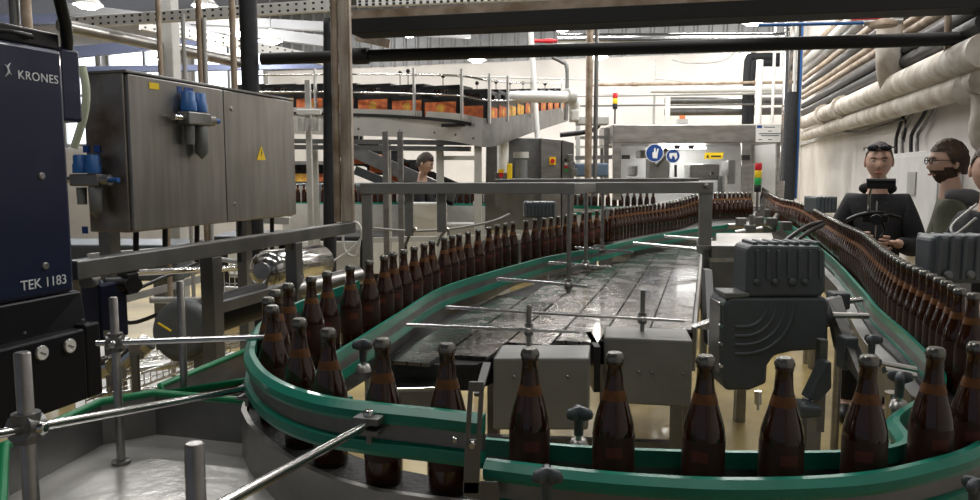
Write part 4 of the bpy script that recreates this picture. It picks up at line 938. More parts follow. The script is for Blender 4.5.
s_ = MB().prism([ip(756, 142, Yi-.012), ip(783, 142, Yi-.012), ip(783, 125, Yi-.012), ip(756, 125, Yi-.012)], (0, .01, 0)).build('notice_plate', WHITEP, im, label='white printed notice plate')
MB().prism([ip(757, 128, Yi-.014), ip(762, 128, Yi-.014), ip(762, 125.4, Yi-.014), ip(757, 125.4, Yi-.014)], (0, -.001, 0)).build('blue_flag', BLUES, s_)
for x0, x1, y in ((764, 775, 127), (768, 772, 131), (759, 781, 133.5), (761, 779, 135.5), (758, 762, 139.5), (768, 772, 139.5)):
    MB().prism([ip(x0, y+.5, Yi-.014), ip(x1, y+.5, Yi-.014), ip(x1, y-.3, Yi-.014), ip(x0, y-.3, Yi-.014)], (0, -.001, 0)).build('text_line', MOTOR, s_)
q = ip(682, 124, Yi+.3); MB().box(q+UP*.03, (.12, .1, .06)).build('beacon_base', LGREY, im); MB().box(q+UP*.08, (.06, .06, .05)).build('beacon', ORANGE, im)

# ============================================================ GREY CABINETS, DUCT, MOTOR in the middle background
gc = thing('grey_machine_housing', 'grey steel machine housing with slanted top behind the rack', 'machine', A(520, 200, 8.6)*1); gc.location.z = 0
MB().prism([A(485, 230, 8.6), A(541, 230, 8.6), A(541, 138, 8.6), A(510, 138, 8.6), A(486, 146, 8.6)], (0, .9, 0)).build('housing', STEELD, gc, .01)
gd = thing('switch_cabinet', 'grey switch cabinet with yellow and red rotary switch', 'cabinet', A(550, 200, 8.4)*1); gd.location.z = 0
MB().prism([A(541, 230, 8.4), A(561, 230, 8.4), A(561, 140, 8.4), A(541, 138, 8.4)], (0, .8, 0)).build('door', STEEL, gd, .006)
MB().prism([A(562, 230, 8.4), A(574, 230, 8.4), A(574, 143, 8.4), A(562, 140, 8.4)], (0, .8, 0)).build('side_door', STEELD, gd, .006)
s_ = MB().box(A(552.5, 161, 8.38), (.07, .02, .085)).build('switch_plate', YEL, gd); MB().cyl(A(552.5, 161, 8.37), A(552.5, 161, 8.33), .025).build('rotary_switch', RED, s_)
for k, (py, mm) in enumerate(((160, BLACK), (164, WHITEP), (167, RED), (170, GRNL))): MB().cyl(A(566, py, 8.4), A(566, py, 8.36), .018).build('push_button', mm, gd)
for k in range(3): MB().box(A(570+k*2, 158+k*7, 8.3), (.06, .08, .08)).build('air_fitting', STEELD, gd, .01)
dt = smooth_path([A(503, 176, 8.3), A(503, 110, 8.3), A(504, 100, 8.3), A(512, 97, 8.3), A(555, 97, 8.3), A(570, 98, 8.4), A(574, 104, 8.45), A(574, 112, 8.5)], 5)
t = thing('exhaust_duct', 'white exhaust duct shaped like an upside-down U in the middle', 'duct', dt[0])
MB().tube(dt, .062, 16).build('duct', WHITEP, t); MB().cyl(dt[0], dt[0]-UP*.05, .075).build('collar', LGREY, t); MB().cyl(A(566, 96, 8.35), A(573, 97, 8.4), .085).build('coupling', LGREY, t)
MB().bar(A(574, 110, 8.5), A(574, 122, 8.5), .2, .1).build('end_box', WHITEP, t, .02); MB().box(A(592, 121, 8.6), (.35, .2, .09)).build('side_tray', LGREY, t, .01)
t = thing('drive_box', 'small drive box with yellow guard strip under the white duct', 'drive', A(503, 186, 8.2))
MB().box(A(501, 184, 8.2), (.14, .14, .24)).build('housing', STEELD, t, .01); MB().box(A(509.5, 176, 8.15), (.055, .05, .26)).build('yellow_guard', YEL, t, .006); MB().box(A(501, 171, 8.12), (.06, .02, .04)).build('yellow_label', YEL, t); MB().cyl(A(501, 175, 8.13), A(501, 175, 8.09), .025).build('switch', RED, t)
MB().box(A(501, 196, 8.2)*1, (.12, .12, .2)).build('foot', STEELD, t)
t = thing('vertical_motor', 'greenish grey vertical motor standing right of the yellow guard', 'motor', A(522, 185, 8.3))
MB().cyl(A(521, 182, 8.3), A(521, 160, 8.3), .07, seg=16).build('motor_body', MOTORL, t); MB().cyl(A(521, 158, 8.3), A(521, 152, 8.3), .085, seg=16).build('fan_cowl', LGREY, t, .006); MB().box(A(521, 183, 8.3), (.24, .18, .1)).build('gear_foot', MOTORL, t, .01)
t = tag(MB().box(A(590, 170, 9.2), (.4, .3, .16)).build('blue_grey_unit', mat('blue_grey', (.08, .12, .17), .4), None, .02), 'blue grey machine unit left of inspection machine, behind the middle pipe', 'machine')
for k, (x0, y0, x1, y1, w_) in enumerate([(575, 138, 612, 137, .04), (575, 147, 612, 147, .03), (575, 158, 612, 157, .05), (578, 122, 578, 195, .05), (606, 128, 606, 195, .06), (575, 186, 612, 186, .04)]):
    tag(MB().bar(A(x0, y0, 9.8), A(x1, y1, 9.8), w_, w_).build('frame_bar', LGREY if k % 2 else STEEL), ['topmost level steel bar left of the inspection machine', 'second level bar left of the inspection machine', 'third level bar left of the inspection machine', 'upright bar right beside the switch cabinet', 'upright bar next to the left edge of the inspection machine', 'lowest level bar left of the inspection machine'][k], 'bar')
ov = MB().tube(smooth_path([A(560, 135, 8.9), A(585, 132, 8.9), A(597, 127, 8.9), A(600, 118, 8.9)], 5), .03).build('black_hose', BLACK); tag(ov, 'thick black hose curving up by the brownish middle pipe', 'hose')

# ============================================================ ELEVATED CRATE CONVEYOR
cc_ = thing('crate_conveyor', 'elevated stainless conveyor with smooth side plates carrying black crates', 'conveyor', A(420, 130, 7.6))
LT = [(250, 107, 133, 8.6), (300, 107.5, 134, 8.3), (350, 108.5, 135.5, 7.9), (400, 110, 137, 7.6), (440, 112, 140, 7.3), (462, 114, 143, 7.1), (482, 118, 147, 7.0)]
RT = [(482, 118, 147, 7.0), (495, 118, 146, 7.3), (515, 115.5, 139, 8.2), (540, 111, 130, 9.6), (568, 107, 121, 11.5)]
def plate_strip(L, name, m_, dy=.02, top=0, root=None):
    mb = MB(); n = len(L); vs = []
    Tt = smooth_path([A(x, a, Y) for x, a, b, Y in L], 6); Bb = smooth_path([A(x, b, Y) for x, a, b, Y in L], 6)
    for a, b in zip(Tt, Bb): vs += [a, b, b+Vector((0, dy, 0)), a+Vector((0, dy, 0))]
    n = len(Tt)
    mb.add(vs, [(4*i+k, 4*i+(k+1) % 4, 4*i+4+(k+1) % 4, 4*i+4+k) for i in range(n-1) for k in range(4)], False)
    return mb.build(name, m_, root or cc_), Tt, Bb
SP = mat('bright_side_plate', (.72, .70, .66), .33, .6, noise=.15, nscale=3)
_, T1, B1 = plate_strip(LT, 'side_plate', SP); _, T2, B2 = plate_strip(RT, 'side_plate', STEELD)
for i in range(3, len(T1)-1, 5):
    for f in (.3, .75): bolt(T1[i].lerp(B1[i], f)+Vector((0, -.001, 0)), (0, -1, 0), .012, cc_, STEELD, 'bolt', .005)
MB().tube([p+Vector((0, -.02, .16)) for p in T1], .010).build('guard_rod', CHROME, cc_); MB().tube([p+Vector((0, -.02, .16)) for p in T2], .010).build('guard_rod', CHROME, cc_)
MB().tube([p+Vector((0, -.02, .34)) for p in T1], .009).build('guard_rod', CHROME, cc_); MB().tube([p+Vector((0, -.02, .34)) for p in T2], .009).build('guard_rod', CHROME, cc_)
for p in [T1[8], T1[20], T1[30], T2[4], T2[10], T2[16], T2[22]]: MB().bar(p+Vector((0, -.04, -.05)), p+Vector((0, -.04, .40)), .035, .02).build('guard_post', LGREY, cc_)
mb = MB(); MID = [a+Vector((0, .24, -.04)) for a, b in list(zip(T1, B1))]
MB().sweep(MID, [(-.22, -.03), (.22, -.03), (.22, 0), (-.22, 0)]).build('chain_bed', CHAIN, cc_)
MID2 = [a+Vector((-.20, .10, -.04)) for a, b in list(zip(T2, B2))]
MB().sweep(MID2, [(-.2, -.03), (.2, -.03), (.2, 0), (-.2, 0)]).build('chain_bed', CHAIN, cc_)
for a_, b_ in (((285, 141), (478, 143)), ((285, 147), (470, 149))): MB().bar(A(*a_, 8.0), A(*b_, 7.2), .05, .045).build('under_beam', STEELD, cc_)
for px, Y in ((314, 8.0), (387, 7.7), (440, 7.4), (478, 7.1), (547, 9.8)):
    q = A(px, 140, Y); MB().box((q.x, q.y, q.z/2), (.07, .07, q.z)).build('leg', LGREY, cc_, .004)
MB().bar(A(442, 158, 7.4), A(478, 158, 7.1), .05, .04).build('cross_brace', LGREY, cc_)
def crate_proto():
    w_, d_, h_ = .40, .30, .30
    t = thing('bottle_crate', 'x', 'crate', (0, 0, -5))
    m = MB(); m.box((0, 0, .01), (w_, d_, .02))
    for s_ in (-1, 1):
        m.box((0, s_*(d_/2-.01), .10), (w_, .02, .20)); m.box((s_*(w_/2-.01), 0, .10), (.02, d_, .20))
        m.box((0, s_*(d_/2-.012), h_-.02), (w_, .024, .04)); m.box((s_*(w_/2-.012), 0, h_-.02), (.024, d_, .04))
        for x in (-1, 1): m.box((x*(w_/2-.06), s_*(d_/2-.01), .24), (.12, .02, .10))
        for x in (-1, 1): m.box((s_*(w_/2-.01), x*(d_/2-.04), .24), (.02, .08, .10))
    m.box((0, 0, .15), (.008, d_-.03, .26)); m.build('crate_shell', BLACK, t, .004, world=False)
    m = MB(); m.box((0, -d_/2-.001, .085), (w_-.07, .004, .12)); l = m.build('label_panel', ORANGE, t, world=False)
    MB().lathe([(.042, 0), (.042, .002)], (0, -d_/2-.003, .085), 20, Mdir((0, -1, 0))).build('label_roundel', YELLOWP, l, world=False)
    MB().box((w_/2+.001, 0, .085), (.004, d_-.08, .12)).build('label_panel', ORANGE, t, world=False)
    MB().box((-w_/2-.001, 0, .085), (.004, d_-.08, .12)).build('label_panel', ORANGE, t, world=False)
    m = MB()
    for i in range(5):
        for j in range(4): m.lathe([(.03, .03), (.03, .14), (.014, .2), (.0145, .262)], (-.16+.08*i, -.105+.07*j, 0), 6)
    o = m.build('crated_bottles', GLASSB, t, world=False); o['kind'] = 'stuff'
    return t
CR = crate_proto(); crn = [0]
LG = mat('label_yellow', (.80, .55, .10), .6, 0, col2=(.65, .25, .05), nscale=16)
def crate(p, rz, label, group, yellow=False):
    if crn[0] == 0: c = CR; c.location = p; c.rotation_euler = (0, 0, rz)
    else: c = dup(CR, p, rz)
    crn[0] += 1; c['label'] = label; c['group'] = group
    if yellow:
        for ch in c.children:
            if ch.name.startswith('label_panel'): ch.data = ch.data.copy(); ch.data.materials[0] = LG
    return c
cl1 = ['farthest left black crate on the elevated conveyor, behind the big black pipe', 'black crate with a yellow label above the cabinet top corner', 'black crate on the upper conveyor just left of bent black pipe', 'black crate on the upper conveyor behind the brown column', 'black crate with round orange emblem right of the brown column',
       'second black crate right of the brown column', 'third black crate right of the brown column', 'black crate in the middle of the elevated conveyor front', 'black crate left of the one at the conveyor corner', 'black crate at the corner of the elevated conveyor', 'black crate just turned round the conveyor corner']
for k, q in enumerate(resample(MID, .44)[:11]):
    d = (MID[min(len(MID)-1, 1+k*4)]-MID[min(len(MID)-2, k*4)])
    crate(q+UP*.0, -.30-.02*k+random.uniform(-.04, .04), cl1[k], 'crates on the front run', k in (1, 7, 8))
cl2 = ['first crate on the receding run, nearest the conveyor corner', 'second crate on the receding upper run', 'third crate on the receding upper run', 'fourth crate on the receding upper run', 'fifth crate on the receding upper run', 'sixth crate on the receding upper run', 'seventh crate on the receding upper run', 'eighth crate on the receding upper run', 'ninth crate on the receding upper run', 'tenth crate on the receding upper run', 'eleventh crate on the receding upper run']
dd = math.atan2((MID2[-1]-MID2[0]).y, (MID2[-1]-MID2[0]).x)
for k, q in enumerate(resample(MID2, .46)[1:11]): crate(q, dd, cl2[k], 'crates on the receding run', k in (2, 3))
# small round guide knobs above the conveyor
for k, (px, py) in enumerate([(400, 73), (408, 71), (443, 76), (461, 76), (477, 83), (496, 82), (510, 83), (523, 83), (545, 84)]):
    Y = 7.8 if k < 4 else 8.3+.4*(k-4); q = A(px, py, Y)
    o = MB().ball(q, .022, 10, 6).build('guide_knob', BLACK, cc_); MB().cyl(q-UP*.2, q, .006, seg=6).build('stem', STEELD, o)
# inclined conveyor and lower crates behind
ic = thing('inclined_conveyor', 'dark inclined conveyor descending to the right with orange labelled crates', 'conveyor', A(400, 170, 9.4))
a, b = A(330, 140, 9.6), A(455, 196, 9.2)
MB().bar(a, b, .06, .16).build('side_beam', STEELD, ic); MB().bar(a+Vector((0, .45, .0)), b+Vector((0, .45, 0)), .06, .30).build('side_beam', BLACK, ic)
MB().bar(a+Vector((0, .22, .0)), b+Vector((0, .22, 0)), .42, .04).build('belt', CHAIN, ic)
MB().bar(A(355, 170, 9.0), A(440, 205, 9.0), .05, .10).build('lower_beam', MOTOR, ic)
for q in (a.lerp(b, .1), a.lerp(b, .8)): MB().box((q.x, q.y+.2, q.z/2), (.06, .3, q.z)).build('leg', STEELD, ic)
inc = ['crate at the top of the dark incline', 'second crate down the dark incline', 'third crate down the dark incline', 'fourth crate down the dark incline', 'lowest visible crate of the dark incline, left of the boy']
for k in range(4):
    q = a.lerp(b, .10+.165*k)+Vector((0, .22, -.14)); crate(q, -.05, inc[k], 'crates on the dark incline')
ls = thing('lower_crate_shelf', 'low roller shelf with crates between cabinet and black pipe', 'shelf', A(310, 186, 11.8))
MB().bar(A(288, 186, 11.8), A(345, 186, 11.8), .4, .06).build('shelf_beam', STEELD, ls); MB().bar(A(288, 163, 11.6), A(345, 163, 11.6), .4, .05).build('shelf_beam', STEELD, ls)
for px in (292, 340): q = A(px, 186, 11.9); MB().box((q.x, q.y, q.z/2), (.06, .3, q.z)).build('leg', STEELD, ls)
for k in range(2): q = A(301+k*30, 185, 11.8)+UP*.03; crate(q, -.1, 'lower crate seen between cabinet and black pipe, ' + ('left one' if k == 0 else 'right one'), 'crates on the low shelf', k == 0)
# crate guide upright in front (white frame) and frame pieces near x=300..330
t = thing('white_bracket_frame', 'white upright bracket frame before the crates, left of bent black pipe', 'bracket', A(308, 190, 7.2))
q = A(309, 140, 7.2); MB().box((q.x, q.y, A(309, 80, 7.2).z/2), (.05, .05, A(309, 80, 7.2).z)).build('upright', LGREY, t, .004)
MB().bar(A(297, 112, 7.15), A(321, 112, 7.15), .06, .05).build('arm', WHITEP, t, .01)
for px in (300, 306, 312, 318): MB().cyl(A(px, 118, 7.1), A(px, 131, 7.1), .022).build('hanging_cylinder', LGREY, t)

# ============================================================ CLUTTER behind the left frame
tk = thing('steel_tank', 'horizontal stainless tank with domed ends behind the left bend', 'tank', A(290, 285, 3.6))
a, b = A(268, 270, 3.6), A(318, 262, 4.2); M_ = Mdir(b-a); L_ = (b-a).length
MB().lathe([(.0, -.055), (.045, -.05), (.08, -.03), (.095, 0), (.095, L_), (.08, L_+.03), (.0, L_+.05)], a, 24, M_, caps=False).build('tank_shell', CHROME, tk)
MB().cyl(a-(b-a).normalized()*.07, a, .04).build('end_fitting', STEEL, tk)
MB().tube([a.lerp(b, .5)+UP*.08, a.lerp(b, .5)+UP*.16], .02).build('inlet', STEEL, tk)
q = a.lerp(b, .5); MB().box((q.x, q.y, q.z/2-.04), (.05, .05, q.z-.08)).build('support', STEELD, tk)
mt = thing('disc_motor', 'round dark grey drive disc with a yellow sticker and black belt hose', 'motor', A(187, 340, 2.9))
c_ = A(181, 331, 2.85); n_ = Vector((-.15, -1, .12)).normalized()
MB().lathe([(.0, .014), (.08, .013), (.112, .006), (.118, -.005), (.118, -.05), (.09, -.06)], c_, 32, Mdir(n_), caps=False).build('disc', MOTORL, mt)
x_, y_ = frame_of(n_)
q = c_+n_*.0145; MB().bar(A(158, 323, 2.81), A(171, 331, 2.81), .004, .014, n_).build('yellow_sticker', YEL, mt)
MB().cyl(c_+Vector((.03, .04, .03)), c_+Vector((.2, .35, .06)), .075, seg=20).build('motor_barrel', BLACK, mt, .006)
MB().cyl(c_+Vector((.2, .35, .06)), c_+Vector((.24, .42, .07)), .045).build('motor_end', MOTORL, mt)
MB().cyl(c_+Vector((.24, .42, .07)), c_+Vector((.55, .75, .11)), .042).build('steel_coupling', STEEL, mt)
MB().tube(smooth_path([c_+Vector((-.05, .05, .08)), A(130, 323, 3.0), A(112, 305, 3.1), A(108, 290, 3.2)], 5), .008).build('cable', BLACK, mt)
MB().box((c_.x+.05, c_.y+.1, c_.z/2-.05), (.06, .08, c_.z-.1)).build('stand', STEELD, mt)
va = thing('pneumatic_valve', 'steel valve assembly with pipes left of the grey drive disc', 'valve', A(135, 360, 2.8))
for p, q, r in ((A(98, 365, 2.9), A(140, 352, 2.9), .024), (A(125, 362, 2.85), A(148, 342, 2.85), .036), (A(118, 340, 2.9), A(143, 352, 2.9), .026), (A(86, 372, 2.8), A(110, 366, 2.8), .034)): MB().cyl(p, q, r).build('valve_pipe', CHROME, va)
for k in range(3): MB().cyl(A(99+k*6, 366-k, 2.85), A(101+k*6, 365.5-k, 2.85), .036).build('clamp_ring', STEEL, va)
MB().box(A(136, 350, 2.84), (.05, .07, .06), .5).build('valve_block', STEEL, va, .004)
MB().cyl((va.location.x, va.location.y, 0), (va.location.x, va.location.y, va.location.z+.02), .016).build('stand', STEELD, va)
for k, (a, b, r, mm, lb) in enumerate([((88, 275, 3.4), (240, 268, 4.6), .016, CHROME, 'thin steel pipe running under the frame beam, upper'), ((120, 296, 3.6), (200, 262, 4.6), .010, BLACK, 'black cable slanting under the frame beam'), ((225, 320, 3.2), (262, 302, 3.7), .045, STEEL, 'short stout steel pipe right of the drive disc'),
      ((60, 398, 3.2), (190, 386, 3.4), .014, CHROME, 'thin steel pipe low behind the tray, front one'), ((70, 380, 3.6), (210, 360, 4.0), .018, CHROME, 'thin steel pipe low behind the tray, rear one'), ((150, 300, 4.2), (262, 300, 4.6), .018, LGREY, 'pale level pipe behind the frame legs'), ((200, 256, 4.6), (270, 267, 4.6), .014, LGREY, 'pale pipe between frame leg and tank'), ((230, 275, 5.2), (350, 285, 5.4), .016, STEEL, 'thin pipe behind the tank')]):
    t = tag(MB().cyl(A(*a), A(*b), r).build('process_pipe', mm), lb, 'pipe')
def gridbasket(a, b, h, d, label, nx):
    a = Vector(a); b = Vector(b); t = thing('wire_cable_tray', label, 'wire tray', (a+b)/2); m = MB(); dv = Vector(d)
    for z in (0, h*.5, h): m.tube([a+UP*z, b+UP*z], .003, 5)
    for s_ in (.33, .66, 1): m.tube([a+dv*s_, b+dv*s_], .003, 5)
    m.tube([a+dv+UP*h, b+dv+UP*h], .003, 5)
    for k in range(nx+1): p = a.lerp(b, k/nx); m.tube([p+UP*h, p, p+dv, p+dv+UP*h], .0025, 5)
    m.build('wire_mesh', CHROME, t); return t
gridbasket(A(86, 408, 2.6), A(212, 360, 3.4), .05, (.03, .16, 0), 'steel wire cable tray low behind the green edged tray', 20)
gridbasket(A(90, 372, 3.4), A(250, 345, 4.4), .05, (.03, .22, 0), 'steel wire cable tray farther back below the drive disc', 22)
gridbasket(A(225, 300, 5.0), A(268, 300, 5.0), .22, (.0, .1, 0), 'upright wire cage between the frame leg and the tank', 8)
wh = thing('floor_glare_sheet', 'white sheet standing in for bright floor glare, low behind the wire cable trays', 'cover', Z(170, 380, .35))  # white colour stands in for the bright glare under the wire trays
MB().prism([Z(78, 420, .35), Z(230, 392, .35), Z(260, 352, .35), Z(120, 350, .35), Z(70, 372, .35)], (0, 0, -.04)).build('sheet', WHITEP, wh)
MB().box((wh.location.x, wh.location.y, .155), (.6, .6, .31)).build('base', STEELD, wh)
for k, (x0, y0, x1, y1, w_, Y, lb) in enumerate([(100, 306, 215, 275, .05, 5.4, 'low grey frame bar on the yellow floor under the cabinet'), (90, 258, 215, 248, .06, 5.0, 'grey machine bar right under the control cabinet'), (205, 216, 290, 221, .05, 5.2, 'pale bar below the right end of the control cabinet'), (225, 290, 350, 296, .06, 6.2, 'grey bar crossing behind the steel tank'), (370, 240, 520, 237, .05, 7.5, 'pale level bar behind the left lane bottles')]):
    tag(MB().bar(A(x0, y0, Y), A(x1, y1, Y), w_, w_).build('frame_bar', LGREY), lb, 'bar')
lm = thing('left_machine_block', 'dark machine block below the cabinet, beyond the frame legs', 'machine', A(120, 262, 6.5)*1); lm.location.z = 0
q = A(115, 245, 6.5); MB().box((q.x, q.y, q.z-.12), (1.3, .6, .3)).build('machine_or_backdrop', MOTOR, lm, .02); MB().box((q.x-.4, q.y, (q.z-.27)/2), (.1, .4, q.z-.27)).build('leg', STEELD, lm); MB().box((q.x+.45, q.y, (q.z-.27)/2), (.1, .4, q.z-.27)).build('leg', STEELD, lm)
rm = thing('rear_packer', 'dark packing machine behind the left lane with pale service panels', 'machine', A(330, 250, 8.6)*1); rm.location.z = 0
q = A(335, 225, 8.8); MB().box((q.x, q.y, .45), (2.6, .9, .9)).build('machine_or_backdrop', BLACK, rm, .02)
for k, (px, w_) in enumerate(((240, .3), (278, .25), (300, .5), (345, .3), (382, .35))): q2 = A(px, 235, 8.3); MB().box((q2.x, 8.34, q2.z-.25), (w_, .04, .36)).build('service_panel', LGREY if k % 2 else WHITEP, rm, .01)
for px in (392, 462, 498): q = A(px, 222, 9.2) if px != 392 else A(425, 201, 8.3); tag(MB().box((q.x, q.y+.15, (q.z-.02)/2), (.45 if px != 498 else .3, .3 if px != 392 else .2, q.z-.02)).build('white_housing', WHITEP, None, .02), 'white machine housing behind the left lane, %s' % {392: 'in front of the young man', 462: 'right of the rack legs', 498: 'beside the finned motor'}[px], 'housing')
m = MB().tube(smooth_path([A(332, 262, 4.3), A(350, 250, 4.3), A(362, 236, 4.3), A(356, 222, 4.3), A(344, 232, 4.3), A(345, 250, 4.3), A(356, 256, 4.3), A(360, 240, 4.3)], 6), .007).build('coiled_hose', WHITEP); tag(m, 'pale hose coiled by the foot of the brown column', 'hose')
m = MB().tube(smooth_path([A(372, 228, 4.2), A(410, 231, 4.2), A(450, 229, 4.2), A(490, 222, 4.2), A(510, 214, 4.2)], 6), .007).build('cable_bundle', LGREY); tag(m, 'pale cable strung behind the rack legs', 'cable')

t = thing('dark_backdrop', 'long dark machine-shaped backdrop added directly behind the rear bottle lane', 'machine', A(440, 230, 11.3)*1); t.location.z = 0  # dark backdrop block added so the rear bottles stand against darkness
a = A(286, 200, 11.2); b = A(598, 200, 11.2); zt_ = A(440, 183, 11.2).z
MB().box(((a.x+b.x)/2, 11.45, zt_/2), (b.x-a.x, .5, zt_)).build('machine_or_backdrop', MOTOR, t, .02)
for k in range(9): MB().box((a.x+.3+k*.45, 11.19, zt_-.16), (.38, .02, .22)).build('backdrop_panel', FOAM if k % 3 else PAINTG, t, .004)
# ============================================================ PEOPLE
def skin_mesh(J, E, sub=1):
    """J: name -> (point, radius or (rx, ry)); E: pairs; a smooth body grown round the joints"""
    names = list(J); me = bpy.data.meshes.new('tmp'); me.from_pydata([Vector(J[n][0]) for n in names], [(names.index(a), names.index(b)) for a, b in E], []); me.update()
    o = bpy.data.objects.new('tmp', me); C.objects.link(o)
    sk = o.modifiers.new('s', 'SKIN'); 
    if not me.skin_vertices: 
        bpy.context.view_layer.objects.active = o
        me.attributes
    for i, n in enumerate(names):
        r = J[n][1]; r = r if isinstance(r, tuple) else (r, r)
        me.skin_vertices[0].data[i].radius = r; me.skin_vertices[0].data[i].use_root = (i == 0)
    sk.use_smooth_shade = True
    ss = o.modifiers.new('u', 'SUBSURF'); ss.levels = sub; ss.render_levels = sub
    bpy.context.view_layer.update()
    m2 = bpy.data.meshes.new_from_object(o.evaluated_get(bpy.context.evaluated_depsgraph_get()))
    vs = [v.co.copy() for v in m2.vertices]; fs = [list(p.vertices) for p in m2.polygons]
    bpy.data.objects.remove(o); bpy.data.meshes.remove(m2); return vs, fs
def head_mesh(mb, c, M, s=1.0, hair=False, cap=0, beard=False):
    """c = centre of the head; M turns it; face looks along local -Y"""
    n, k = 40, 44; H = .118*s; vs = []
    for i in range(k+1):
        t = pi*i/k; zz = -cos(t)
        for j in range(n):
            a = 2*pi*j/n; x = cos(a)*sin(t); y = sin(a)*sin(t)        # y<0 is the face
            w_ = .076*s; dpt = .094*s
            if zz < 0: w_ *= 1-.30*(-zz)**1.6
            fy = y*dpt
            if y < 0 and zz < .2: fy *= 1-.10*abs(zz)
            if y > 0 and zz < -.2: fy *= 1-.55*min(1, (-zz-.2)/.8)
            p = Vector((x*w_*1.0, fy, zz*H))
            if not hair and y < 0:
                f = lambda cx, cz, sx, sz, am: am*math.exp(-((p.x/s-cx)/sx)**2-((p.z/s-cz)/sz)**2)
                d = f(0, -.020, .009, .022, .015)+f(0, -.031, .014, .009, .006)+f(0, .030, .045, .009, .005)-f(-.031, .010, .015, .011, .008)-f(.031, .010, .015, .011, .008)+f(0, -.062, .022, .007, .005)-f(0, -.067, .022, .0035, .003)+f(0, -.098, .022, .014, .006)+f(.045, -.02, .016, .016, .004)+f(-.045, -.02, .016, .016, .004)
                p.y -= d*s
            vs.append(Vector(c)+M @ p)
    return mb.add(vs, [(i*n+j, i*n+(j+1) % n, (i+1)*n+(j+1) % n, (i+1)*n+j) for i in range(k) for j in range(n)], True)
def hair_mesh(c, M, s, top=.135, side=.086, back=.105, fringe=.055, low=-.03, lump=.006, seed=1):
    rnd = random.Random(seed); mb = MB(); n, k = 40, 16; vs = []
    for i in range(k+1):
        for j in range(n):
            a = 2*pi*j/n; y = sin(a)
            # the hairline: high over the face, low at the back
            zl = fringe if y < -.45 else (low+(fringe-low)*max(0, (-y+.15))/.6 if y < .15 else low-.02*(y))
            zl *= s; zt = top*s; t = i/k
            ang = (pi/2)*(t); z = zl+(zt-zl)*sin(ang)
            q = math.sqrt(max(0, 1-((max(z, 0))/zt)**2)) if z > 0 else 1-.12*(-z/(.06*s))
            r = Vector((cos(a)*side*s*q, (y*(back if y > 0 else .102)*s)*q, z))
            r *= 1+rnd.uniform(-lump, lump)*4 if i < k else 1
            vs.append(Vector(c)+M @ r)
    mb.add(vs, [(i*n+j, i*n+(j+1) % n, (i+1)*n+(j+1) % n, (i+1)*n+j) for i in range(k) for j in range(n)], True)
    return mb
def fingers(w, d, side, up, curl, s=1.0):
    """hand grown from the wrist w along d: palm and five bent fingers"""
    w = Vector(w); d = Vector(d).normalized(); sd = Vector(side).normalized(); u = Vector(up).normalized(); out = []
    J = {'w': (w, (.027*s, .020*s)), 'p1': (w+d*.035*s, (.036*s, .017*s)), 'p2': (w+d*.075*s, (.040*s, .015*s))}
    E = [('w', 'p1'), ('p1', 'p2')]; out.append(skin_mesh(J, E, 1))
    for i, (o, L) in enumerate(((-.030, .068), (-.010, .078), (.010, .073), (.030, .058))):
        b = w+(d*.070+sd*o)*s; J = {'a': (b, .0095*s)}; dd_ = d.copy(); p = b; E = []; pr = 'a'
        for j, (f, rr) in enumerate(((.45, .009), (.32, .0085), (.23, .0075))):
            an = curl*(j+.6); dv = d*cos(an)-u*sin(an); p = p+dv*L*f*s; J['f%d' % j] = (p, rr*s); E.append((pr, 'f%d' % j)); pr = 'f%d' % j
        out.append(skin_mesh(J, E, 1))
    b = w+(d*.022-sd*.026)*s; J = {'a': (b, .012*s), 'b': (b+(d*.03-sd*.026-u*.01)*s, .0105*s), 'c': (b+(d*.055-sd*.030-u*.03)*s, .0085*s)}
    out.append(skin_mesh(J, [('a', 'b'), ('b', 'c')], 1)); return out
